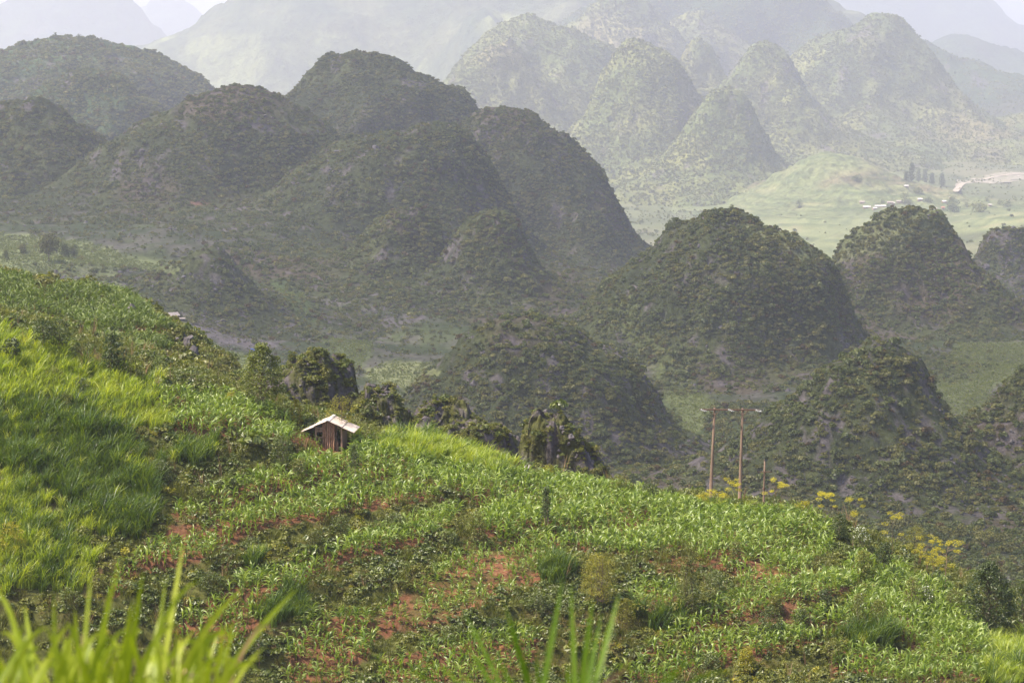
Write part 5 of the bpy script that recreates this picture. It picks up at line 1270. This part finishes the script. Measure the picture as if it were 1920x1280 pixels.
# ---- power poles
def pole_at(px, py, y=258.0):
    p = at(px, py, y); p[2] = min(p[2], hz(p[0], p[1])) ; return p
def tapered(p, q, r0, r1, n=12): return MB().tube([p, (Vector(p) + Vector(q)) / 2, q], [r0, (r0 + r1) / 2, r1], n, True)
Yp = 257.5
P1 = at(1331.5, 942, Yp); P1t = at(1340, 764, Yp); P2 = at(1386.5, 946, Yp); P2t = at(1392.5, 765, Yp)
org = P1.copy(); org[2] = hz(P1[0], P1[1])
tp = empty('twin_power_pole', org); tag(tp, 'tall twin power pole with one long crossarm on the ridge', 'power pole')
def rel(p): return Vector(tuple(np.asarray(p, float) - org))
def dn(p): q = np.array(p, float); q[2] = min(q[2], hz(q[0], q[1])) - 0.4; return q
link('pole', tapered(rel(dn(P1)), rel(P1t), 0.21, 0.115).mesh('pole', [M_POLE], True), tp)
link('pole', tapered(rel(dn(P2)), rel(P2t), 0.21, 0.115).mesh('pole', [M_POLE], True), tp)
a0_, a1_ = at(1312, 767.5, Yp - .18), at(1424, 768.5, Yp - .18)
link('crossarm', MB().beam(rel(a0_), rel(a1_), 0.11, 0.15).mesh('crossarm', [M_RUST]), tp)
for (x, y0_, xa) in ((1339.5, 778, (1329.5, 1349)), (1392.5, 778, (1382, 1402.5))):
    for xx in xa:
        link('brace', MB().tube([rel(at(xx, 769, Yp - .2)), rel(at((x + xx) / 2, 775, Yp - .2)), rel(at(x, y0_, Yp - .16))], [0.035] * 3, 6).mesh('brace', [M_RUST]), tp)
def insulator(p, d, parent, orgn, n=3, r=0.12, L=0.5, mat=None):
    p = Vector(tuple(np.asarray(p, float) - orgn)); d = Vector(d).normalized()
    pts = []; rad = []
    for i in range(n):
        for (dt, rr) in ((0, .03), (.15, r), (.45, r * .85), (.5, .03)):
            pts.append(p + d * L * (i + dt) / n); rad.append(rr)
    return link('insulator', MB().tube(pts, rad, 10).mesh('insulator', [mat or M_PORC], True), parent)
for x, y in ((1316, 769), (1367.5, 769), (1419, 770)):
    insulator(at(x - 2, y - 1, Yp - .3), (0.75, -0.5, -0.25), tp, org, 3, 0.13, 0.62)
    insulator(at(x + 2, y, Yp - .05), (0.75, 0.7, -0.3), tp, org, 3, 0.13, 0.62)
    link('jumper_wire', MB().tube([rel(at(x + 2, y, Yp - .8)), rel(at(x + 6, y + 7, Yp - .3)), rel(at(x + 8, y + 2, Yp + .4))], [0.02] * 3, 5).mesh('jumper_wire', [M_BLACK]), tp)
# coil of cable hung on the right pole
cc = rel(at(1395, 827, Yp - .22)); pts = [cc + Vector((0.16 * math.cos(t), 0.05 * math.sin(3 * t), 0.34 * math.sin(t))) for t in np.linspace(0, 4 * math.pi, 40)]
link('cable_coil', MB().tube(pts, [0.045] * 40, 6).mesh('cable_coil', [M_BLACK], True), tp)
link('cable', MB().tube([cc + Vector((-.12, 0, .3)), rel(at(1390, 800, Yp - .2)), rel(at(1392, 779, Yp - .2))], [0.02] * 3, 5).mesh('cable', [M_BLACK]), tp)

Y3 = 256.0; S0 = at(1431.5, 958, Y3); S1 = at(1434, 861, Y3)
org = S0.copy(); org[2] = hz(S0[0], S0[1])
sp = empty('power_pole', org); tag(sp, 'short single power pole with a small crossarm right of the twin pole', 'power pole')
link('pole', tapered(rel(dn(S0)), rel(S1), 0.13, 0.085).mesh('pole', [M_POLE], True), sp)
link('crossarm', MB().beam(rel(at(1420, 884.5, Y3 - .12)), rel(at(1448, 884, Y3 - .12)), 0.07, 0.09).mesh('crossarm', [M_RUST]), sp)
for x in (1420.5, 1446):
    insulator(at(x, 884, Y3 - .12), (0, 0, 1), sp, org, 2, 0.10, 0.30, M_BLACK)
insulator(at(1434, 863, Y3 - .1), (0, 0, 1), sp, org, 2, 0.08, 0.22, M_BLACK)
link('collar', MB().tube([rel(at(1432, 917, Y3)), rel(at(1432, 914, Y3))], [0.15, 0.15], 10).mesh('collar', [M_RUST]), sp)

# ---- cut logs lying below the poles
for i, (x0_, y0_, x1_, y1_) in enumerate(((1342, 962, 1360, 961), (1340, 966, 1362, 963))):
    a_ = hit(x0_, y0_, hz, 240, 262); b_ = hit(x1_, y1_, hz, 240, 262)
    if abs(a_[1] - b_[1]) > 3: b_[1] = a_[1] + 0.4; b_[2] = hz(b_[0], b_[1])
    o = link('log', MB().tube([(0, 0, 0.25), tuple((b_ - a_) * .5 + np.array([0, 0, .28])), tuple(b_ - a_ + np.array([0, 0, .25]))], [0.11, 0.12, 0.10], 9).mesh('log', [PALE], True), None, a_)
    tag(o, ['upper of two pale cut logs lying below the twin power pole', 'lower of two pale cut logs lying below the twin power pole'][i], 'log')

# ---- houses
M_WHITE = rough_mat('white_roof', [(0.3, (0.40, 0.37, 0.34)), (0.7, (0.62, 0.58, 0.54))], 0.5, 4, 0.8, 0.0)
M_TILE = rough_mat('grey_tile_roof', [(0.3, (0.24, 0.20, 0.18)), (0.7, (0.40, 0.34, 0.30))], 0.8, 6, 0.9, 0.2)
M_CLAY = rough_mat('clay_wall', [(0.3, (0.24, 0.15, 0.11)), (0.7, (0.36, 0.24, 0.18))], 0.7, 5, 0.95, 0.0)
M_HOLE = rough_mat('dark_opening', [(0.3, (0.02, 0.018, 0.016)), (0.7, (0.035, 0.03, 0.028))], 1, 2, 0.9, 0.0)
def house(name, label, P, L, Wd, Hh, rz, roofmat, wallmat=M_CLAY, rise=0.45, cat='house', over=0.5):
    r = empty(name, P, rz); tag(r, label, cat)
    link('wall', MB().box((0, 0, Hh / 2 - 0.6), (L / 2, Wd / 2, Hh / 2 + 0.6)).mesh('wall', [wallmat]), r)
    g_ = MB()
    for s_ in (-1, 1): g_.add([(s_ * (L / 2), -Wd / 2, Hh - .001), (s_ * (L / 2), Wd / 2, Hh - .001), (s_ * L / 2, 0, Hh + rise * Wd / 2 - .05), (s_ * (L / 2 - .15), -Wd / 2, Hh), (s_ * (L / 2 - .15), Wd / 2, Hh), (s_ * (L / 2 - .15), 0, Hh + rise * Wd / 2 - .05)], [(0, 1, 2), (3, 5, 4), (0, 2, 5, 3), (1, 4, 5, 2)])
    link('gable', g_.mesh('gable', [wallmat]), r)
    for s_ in (-1, 1):
        hw = Wd / 2 + over
        link('roof', MB().beam((0, 0, Hh + rise * Wd / 2 + .08), (0, s_ * hw, Hh - rise * over + .08), L + 2 * over, 0.14).mesh('roof', [roofmat]), r)
    link('door', MB().box((0, -Wd / 2 - .02, Hh * .36), (0.55 + L * .02, .04, Hh * .36)).mesh('door', [M_HOLE]), r)
    for x in (-L * .3, L * .3): link('window', MB().box((x, -Wd / 2 - .02, Hh * .55), (0.5, .04, .45)).mesh('window', [M_HOLE]), r)
    return r
b = hit(322, 599, height, 900, 1700, 1.0); kk_ = b[1] / F
house('farm_house', 'lone grey roofed clay house at the valley edge beyond the left shoulder', b, 20 * kk_, 14 * kk_, 9 * kk_, R(38), M_TILE, rise=0.55, over=0.9)
house('shed', 'small shed roof stuck on the right of the lone clay house', b + np.array([19 * kk_, -2 * kk_, -2 * kk_]), 11 * kk_, 6 * kk_, 4 * kk_, R(10), M_TILE, wallmat=W_DARK, cat='shed', over=.4)
b = hit(477, 664, height, 900, 1700, 1.0); kk_ = b[1] / F
ts = empty('tarpaulin_shelter', b); tag(ts, 'blue tarpaulin shelter in the valley peeping out left of the tall young tree', 'shelter')
M_BLUE = rough_mat('blue_tarpaulin', [(0.3, (0.03, 0.06, 0.42)), (0.7, (0.05, 0.10, 0.55))], 1, 3, 0.5, 0.0)
link('tarpaulin', MB().add([(-7 * kk_, -1.2, 9 * kk_), (6 * kk_, -1.2, 5 * kk_), (7 * kk_, 1.6, 7.5 * kk_), (-6 * kk_, 1.6, 11 * kk_), (-7 * kk_, -1.2, 8.8 * kk_), (6 * kk_, -1.2, 4.8 * kk_), (7 * kk_, 1.6, 7.3 * kk_), (-6 * kk_, 1.6, 10.8 * kk_)], [(0, 1, 2, 3), (7, 6, 5, 4), (0, 4, 5, 1), (1, 5, 6, 2), (2, 6, 7, 3), (3, 7, 4, 0)]).mesh('tarpaulin', [M_BLUE]), ts)
for (x, y, z) in ((-6.5, -1.1, 9), (5.6, -1.1, 5), (6.4, 1.4, 7.2), (-5.6, 1.4, 10.6)): link('post', MB().tube([(x * kk_, y, -.5), (x * kk_, y, z * kk_)], [.06, .06], 6).mesh('post', [W_DARK]), ts)
o = link('sack', MB().tube([(2 * kk_, -1.3, -.2), (2.2 * kk_, -1.3, 1.5 * kk_), (2.4 * kk_, -1.3, 3.6 * kk_)], [.3, .42, .2], 8).mesh('sack', [M_WHITE], True), None, b); tag(o, 'white sack standing under the blue tarpaulin', 'sack')
VH = [(1616,382,9,-.1,0,'small brown walled house, highest on the left of the far village'),(1625,391,14,.05,1,'long white roofed house, leftmost of the white row in the far village'),(1640,394,8,.3,1,'small white roofed house in front of the white row in the far village'),(1646,389,11,-.2,1,'white roofed house in the middle of the white row in the far village'),(1656,389,9,.1,1,'white roofed house at the right end of the white row in the far village'),
      (1669,382,11,0,0,'brown walled house with a pale roof above the white row'),(1674,384,7,.2,1,'tiny white roof below the brown walled house'),(1685,380,8,-.1,0,'pale roofed house left of the large dark far tree'),(1689,382,6,.3,1,'tiny white house touching the large dark far tree'),(1699,352,8,.1,1,'lone white roofed house under the conifer row'),
      (1725,377,9,0,1,'white house among bushes right of the large dark far tree'),(1771,380,10,.15,1,'white house left of the dark rounded far thicket'),(1782,373,4,0,1,'tiny white hut high on the right of the far village'),(1750,394,13,-.2,0,'grey roofed house nearest to the wooded dome hill'),(1719,400,12,.1,1,'white roof just showing over the wooded dome hill'),(1768,392,6,.2,2,'red roofed hut beside the dark rounded far thicket'),(1856,386,6,.1,1,'white house under the far road bank')]
M_RED = rough_mat('red_roof', [(0.3, (0.35, 0.14, 0.10)), (0.7, (0.48, 0.22, 0.16))], 0.6, 4, 0.9, 0.0)
for (x, y, w, rz, rf, lab) in VH:
    b = hit(x, y, height, 2400, 7500, 4.0); kk_ = b[1] / F
    house('village_house', lab, b, w * kk_, min(w * .62, 5.5) * kk_, 2.4 * kk_, rz, [M_TILE, M_WHITE, M_RED][rf], rise=0.7, over=0.5)

# ---- the far road with its cuttings
rp = [(1790,360),(1796,354),(1800,348),(1806,344),(1816,341),(1830,339.5),(1845,336.5),(1860,332.5),(1880,329),(1905,327.5),(1935,326.5),(1990,327)]
M_ROAD = rough_mat('pale_dirt_road', [(0.3, (0.28, 0.23, 0.17)), (0.7, (0.40, 0.34, 0.27))], 0.05, 4, 0.95, 0.0)
M_SCREE = rough_mat('scree', [(0.3, (0.15, 0.15, 0.08)), (0.6, (0.28, 0.24, 0.19)), (0.75, (0.42, 0.36, 0.31))], 0.06, 7, 0.95, 0.3, 0.2, bdist=2)
RPt = np.array([hit(x, y, height, 2600, 8000, 4.0) for x, y in rp])
tt = np.linspace(0, len(RPt) - 1, 60); RS = np.stack([np.interp(tt, np.arange(len(RPt)), RPt[:, i]) for i in range(3)], 1)
for _ in range(3): RS[1:-1] = (RS[:-2] + 2 * RS[1:-1] + RS[2:]) / 4
T_ = np.gradient(RS, axis=0); S_ = np.stack([-T_[:, 1], T_[:, 0], 0 * T_[:, 0]], 1); S_ /= np.linalg.norm(S_, axis=1)[:, None]
def ribbon(name, offs, label, mat, cat):
    rows = []
    for (o_, dz) in offs:
        q = RS + S_ * np.asarray(o_).reshape(-1, 1); q[:, 2] = np.maximum(height(q[:, 0], q[:, 1]) + 0.4, RS[:, 2] + 0.5 if dz is None else -1e9) + (dz or 0); rows.append(q)
    V = np.stack(rows, 1).reshape(-1, 3)
    o = link(name, mesh_from(name, V, grid_faces(len(RS), len(offs)), [mat], True)); tag(o, label, cat, kind='structure')
ribbon('road', [(-7, None), (0, None), (7, None)], 'pale dirt road curving round the foot of the big far pyramid hill', M_ROAD, 'road')
g = np.random.default_rng(44)
up = sstep(0.12, 0.3, tt / tt[-1]); wj = 1 + 0.6 * vnoise(np.stack([tt * 2.3, tt * 0, tt * 0], 1), 5)
ribbon('road_cutting', [(7.5 + 0 * tt, 0.3), (7.5 + 9 * up * wj, 0.7), (7.5 + 17 * up * wj, 0.1)], 'bare pale bank cut into the slope above the far road', M_SCREE, 'bank')
dn_ = sstep(0.25, 0.4, tt / tt[-1]) * sstep(1.0, 0.8, tt / tt[-1]); wj = 1 + 0.8 * vnoise(np.stack([tt * 3.1, tt * 0 + 4, tt * 0], 1), 6)
ribbon('road_spoil', [(-7.5 + 0 * tt, 0.3), (-7.5 - 22 * dn_ * wj, 0.9), (-7.5 - 60 * dn_ * wj, 0.05)], 'pale rubble spilling down the slope below the far road', M_SCREE, 'bank')

# ---- blurred grass close to the lens, on the photographer's own bank
L_NEAR = leaf_mat('near_blade', [(0, (0.16, 0.22, 0.015)), (0.5, (0.27, 0.33, 0.025)), (1, (0.40, 0.43, 0.05))], 0.5, 0.012, 0.4, (1.2, 1.2, 0.5))
L_NEARD = leaf_mat('near_blade_green', [(0, (0.075, 0.15, 0.012)), (0.5, (0.135, 0.22, 0.018)), (1, (0.22, 0.30, 0.035))], 0.5, 0.012, 0.4, (1.2, 1.2, 0.5))
def blade_mesh(root, b, c, t, w, mat, tint):
    n = 12; P = []
    for i in range(3): P.append(root + (b - root) * i / 3)
    for i in range(n + 1):
        s_ = i / n; P.append(b * (1 - s_) ** 2 + 2 * c * s_ * (1 - s_) + t * s_ ** 2)
    P = np.array(P); m_ = len(P); V = []; A = []; Fs = []
    for i, p in enumerate(P):
        s_ = i / (m_ - 1); d = P[min(i + 1, m_ - 1)] - P[max(i - 1, 0)]; d = d / np.linalg.norm(d)
        sd = np.cross(d, np.array([0.25, 1, 0.1])); sd /= np.linalg.norm(sd); nn = np.cross(sd, d)
        ww = w * (1 if s_ < .5 else max(0.02, (1 - ((s_ - .5) * 2) ** 1.9)))
        V += [p - sd * ww * .5, p + nn * ww * .12, p + sd * ww * .5]; A += [tint] * 3
    for i in range(m_ - 1):
        a = 3 * i; Fs += [(a, a + 1, a + 4, a + 3), (a + 1, a + 2, a + 5, a + 4)]
    return mesh_from('blade', V, Fs, [mat], True, {'tint': A})
def near_tuft(label, cx, Y, blades, mat, seed, pale=()):
    g = np.random.default_rng(seed); x = (cx - 960) / F * Y
    o_ = np.array([x, Y, float(hz(x, Y))]); r = empty('grass_tuft', o_); tag(r, label, 'grass tuft', 'grass tufts beside the camera')
    for i, (tx, ty, bx, by, w, sag) in enumerate(blades):
        yy = Y + g.uniform(-.35, .35)
        t = at(tx, ty, yy + g.uniform(-.15, .15)); b = at(bx, by, yy)
        c = b * .45 + t * .55 + (at(bx, by - 100, yy) - at(bx, by, yy)) * sag
        rt = np.array([x + g.normal(0, .06), yy, o_[2] - .05])
        link('blade', blade_mesh(rt - o_, b - o_, c - o_, t - o_, 0.5 * w * yy / F, L_DRY if i in pale else mat, g.uniform(0, 1)), r)
g = np.random.default_rng(91)
LB = [(345,1012,300,1290,22,.1),(225,1045,165,1300,22,.1),(270,1065,235,1300,24,.1),(312,1078,285,1300,16,.2),(382,1088,262,1275,18,.9),(455,1105,320,1300,24,.5),(562,1100,400,1300,26,.3),(440,1198,345,1280,22,.8),(500,1212,425,1310,18,.3),(100,1108,105,1310,18,.1),(45,1132,70,1310,24,.2),(140,1140,150,1310,20,.2),(172,1062,150,1300,16,.1),(-20,1112,60,1310,22,1.2),(20,1160,45,1310,20,.3),(250,1120,222,1300,26,.1),(200,1110,190,1310,22,.1),(300,1150,270,1310,26,.1),(395,1232,290,1290,22,1.1),(120,1190,130,1320,24,.2),(470,1262,330,1300,20,.9),(-30,1200,20,1320,24,.4)]
for i in range(90):
    bx = g.uniform(-30, 430); LB.append((bx + g.normal(25, 45), g.uniform(1165, 1262), bx, 1315, g.uniform(12, 24), g.uniform(.2, 1.0)))
near_tuft('large blurred clump of bright yellow green grass at the lower left corner', 200, 4.5, LB, L_NEAR, 1, (40, 47))
CB = [(945,1127,1003,1320,26,.0),(866,1142,965,1345,18,.15),(864,1196,960,1345,18,.1),(1056,1082,1012,1320,22,.0),(1070,1094,1080,1330,20,.0),(1112,1118,1085,1325,24,.0),(1162,1108,1105,1320,24,.0),(1202,1207,1130,1310,10,.0),(1186,1262,1115,1310,14,.4),(800,1238,905,1335,14,.3),(745,1252,880,1335,12,.3),(1005,1215,1012,1320,14,.0),(1062,1240,1072,1320,16,.0),(860,1262,930,1330,18,.1),(1128,1148,1092,1330,20,.0),(925,1230,985,1330,16,.1)]
near_tuft('blurred fan of broad green blades rising from the bottom edge in the middle', 1040, 4.2, CB, L_NEARD, 2, (7, 8))
near_tuft('few blurred green blades at the bottom edge right of the middle fan', 1240, 4.0, [(1296,1234,1225,1325,16,.2),(1275,1250,1215,1325,12,.3),(1380,1262,1240,1330,10,.5)], L_NEARD, 3)
# the small blurred flower head in the left clump
fp = at(352, 1264, 4.3); V = []; Fs = []; A = []
gg = np.random.default_rng(4); d = gg.normal(size=(26, 3)); d /= np.linalg.norm(d, axis=1)[:, None]
M_PET = leaf_mat('petal', [(0, (0.75, 0.45, 0.28)), (1, (0.85, 0.72, 0.55))], 0.3, 0.0, 0.5, (1, 1, 1))
leaf_quads(gg, d * 0.008, d, 0.014, V, Fs, A, 0.7)
r = empty('wild_flower', (fp[0], fp[1], float(hz(fp[0], fp[1])))); tag(r, 'small blurred pale orange flower in the lower left grass clump', 'flower')
hh = fp[2] - float(hz(fp[0], fp[1]))
link('flower_head', mesh_from('flower_head', [np.array(v) + np.array([0, 0, hh]) for v in V], Fs, [M_PET], False, {'tint': A}), r)
link('stem', MB().tube([(0.02, 0, -.05), (0.01, 0, hh * .5), (0, 0, hh)], [.003, .003, .002], 6).mesh('stem', [L_NEARD], True), r)
